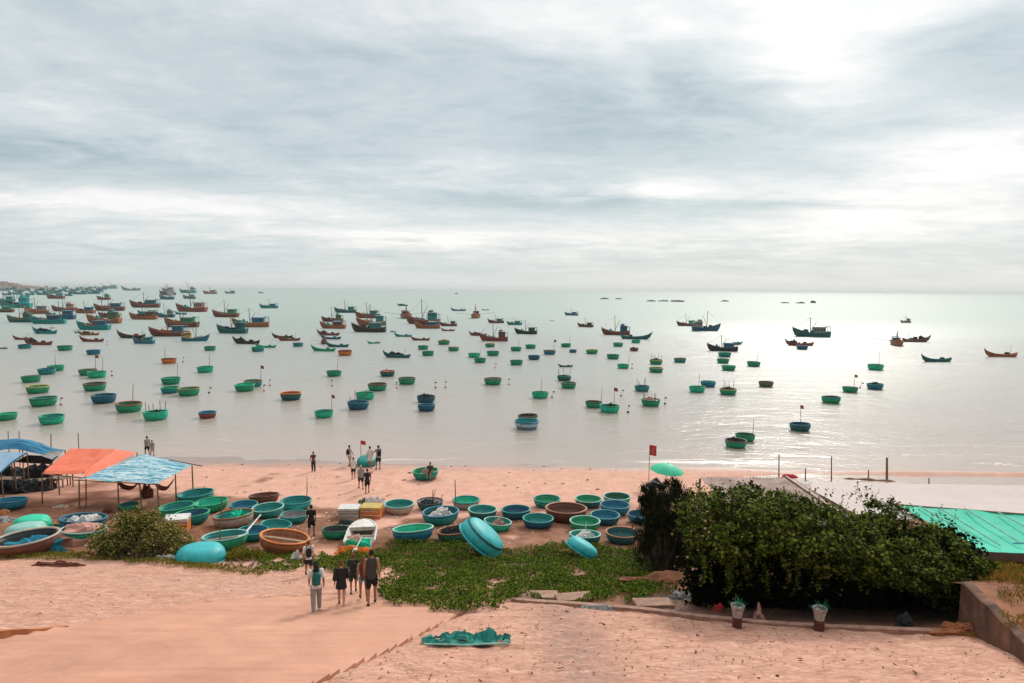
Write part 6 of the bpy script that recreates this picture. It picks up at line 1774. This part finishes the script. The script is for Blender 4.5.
person(341.5, 606.5, 560.5, 'person in a loose black tunic with bare legs and brown hair bun', 'walk', -.1, 'loose', 'black', 'briefs', 'black', 'bun', 'brown', None, 'brown', 'light')
person(353.5, 593, 553, 'person in dark top with a dark backpack, behind the black tunic', 'walk2', 0, 'shirt', 'dark', 'shorts', 'dark', 'short', 'brown', 'black', None, 'tan')
person(363.7, 600.5, 555.5, 'person in brown top and blue denim shorts, between two dark figures', 'walk', .1, 'tank', 'brown', 'briefs', 'ltblue', 'long', 'brown', None, 'brown', 'tan')
PAL['charcoal'] = (.045, .05, .045); PAL['denim'] = (.06, .16, .28)
person(371.8, 604.5, 549, 'tall person in dark grey sleeveless shirt and black shorts', 'walk2', 0, 'tank', 'charcoal', 'shorts', 'black', 'short', 'black', None, None, 'tan')
person(308.8, 576.5, 540, 'person in white shirt with black backpack, ahead on the path', 'walk', .1, 'shirt', 'white', 'shorts', 'black', 'short', 'brown', 'black', 'dark', 'tan')
person(311.5, 537, 504.5, 'person all in black next to the grey-filled basket boat', 'walk2', -.2, 'shirt', 'black', 'shorts', 'black', 'short', 'black', None, None, 'tan')
person(313.5, 471.5, 451.5, 'person in dark brown clothes alone on the sand facing the bay', 'reach', 2.9, 'shirt', 'brown', 'trousers', 'dark', 'short', 'black', None, None, 'dark')
person(349.5, 466, 445, 'person in white shirt with black bag at the waterline, left of the flag', 'walk', -.6, 'shirt', 'white', 'shorts', 'beige', 'short', 'black', 'black', None, 'tan')
person(353.5, 479, 457, 'person in white shirt and black shorts in front of the waterline group', 'walk2', 0, 'shirt', 'white', 'shorts', 'black', 'short', 'brown', None, 'dark', 'tan')
person(361, 489, 465, 'person in grey shirt and dark shorts, left of the nearest pair', 'walk', .2, 'shirt', 'grey', 'shorts', 'dark', 'short', 'beige', None, 'black', 'tan')
person(367.3, 493.5, 468.5, 'person with dark backpack and black shorts, right of the nearest pair', 'walk2', 0, 'shirt', 'charcoal', 'shorts', 'black', 'short', 'dark', 'black', None, 'tan')
person(370, 468.5, 446, 'person in long white shirt beside the teal boat at the waterline', 'walk', 0, 'dress', 'white', 'briefs', 'grey', 'short', 'black', None, None, 'tan')
person(378.5, 469.5, 445, 'person in grey shirt with big black backpack at the right of the teal boat', 'reach', .3, 'shirt', 'grey', 'shorts', 'dark', 'short', 'black', 'black', None, 'tan')
person(147.5, 456, 436, 'taller person of two at the waterline behind the striped tarp', 'walk', .4, 'shirt', 'grey', 'shorts', 'black', 'short', 'black', None, None, 'tan')
person(152.3, 456.5, 440, 'shorter person of two at the waterline behind the striped tarp', 'walk2', -.3, 'shirt', 'grey', 'shorts', 'beige', 'short', 'brown', None, None, 'tan')
# the blue boat at the waterline and the one with a man sitting on it
overturned(366.5, 462, 20, 'teal', 'teal basket boat tipped up at the waterline among the people', axis=(.05, -.30, .95))
g = G(424.5, 481); r = 26 / F * g.y / 2
tb = basket((g.x, g.y + r * .8, g.z - .02), r, 'teal', 'green', 'green', 'p', 'green basket boat at mid beach with a person sitting on its rim', 'basket boats drawn up on the beach', (0, R(-3), .3), k=1)
gp = Vector((g.x + r * .45, g.y + r * .8 - r * .80, g.z + .62 * r - .80))
person(429.5, 481, 462, 'person in dark clothes sitting on the rim of the green basket boat', 'sit', math.pi - .3, 'shirt', 'charcoal', 'shorts', 'dark', 'short', 'black', None, None, 'tan', at=gp)

print('OBJECTS', len(SC.objects), 'LABELS', len(LABELS))
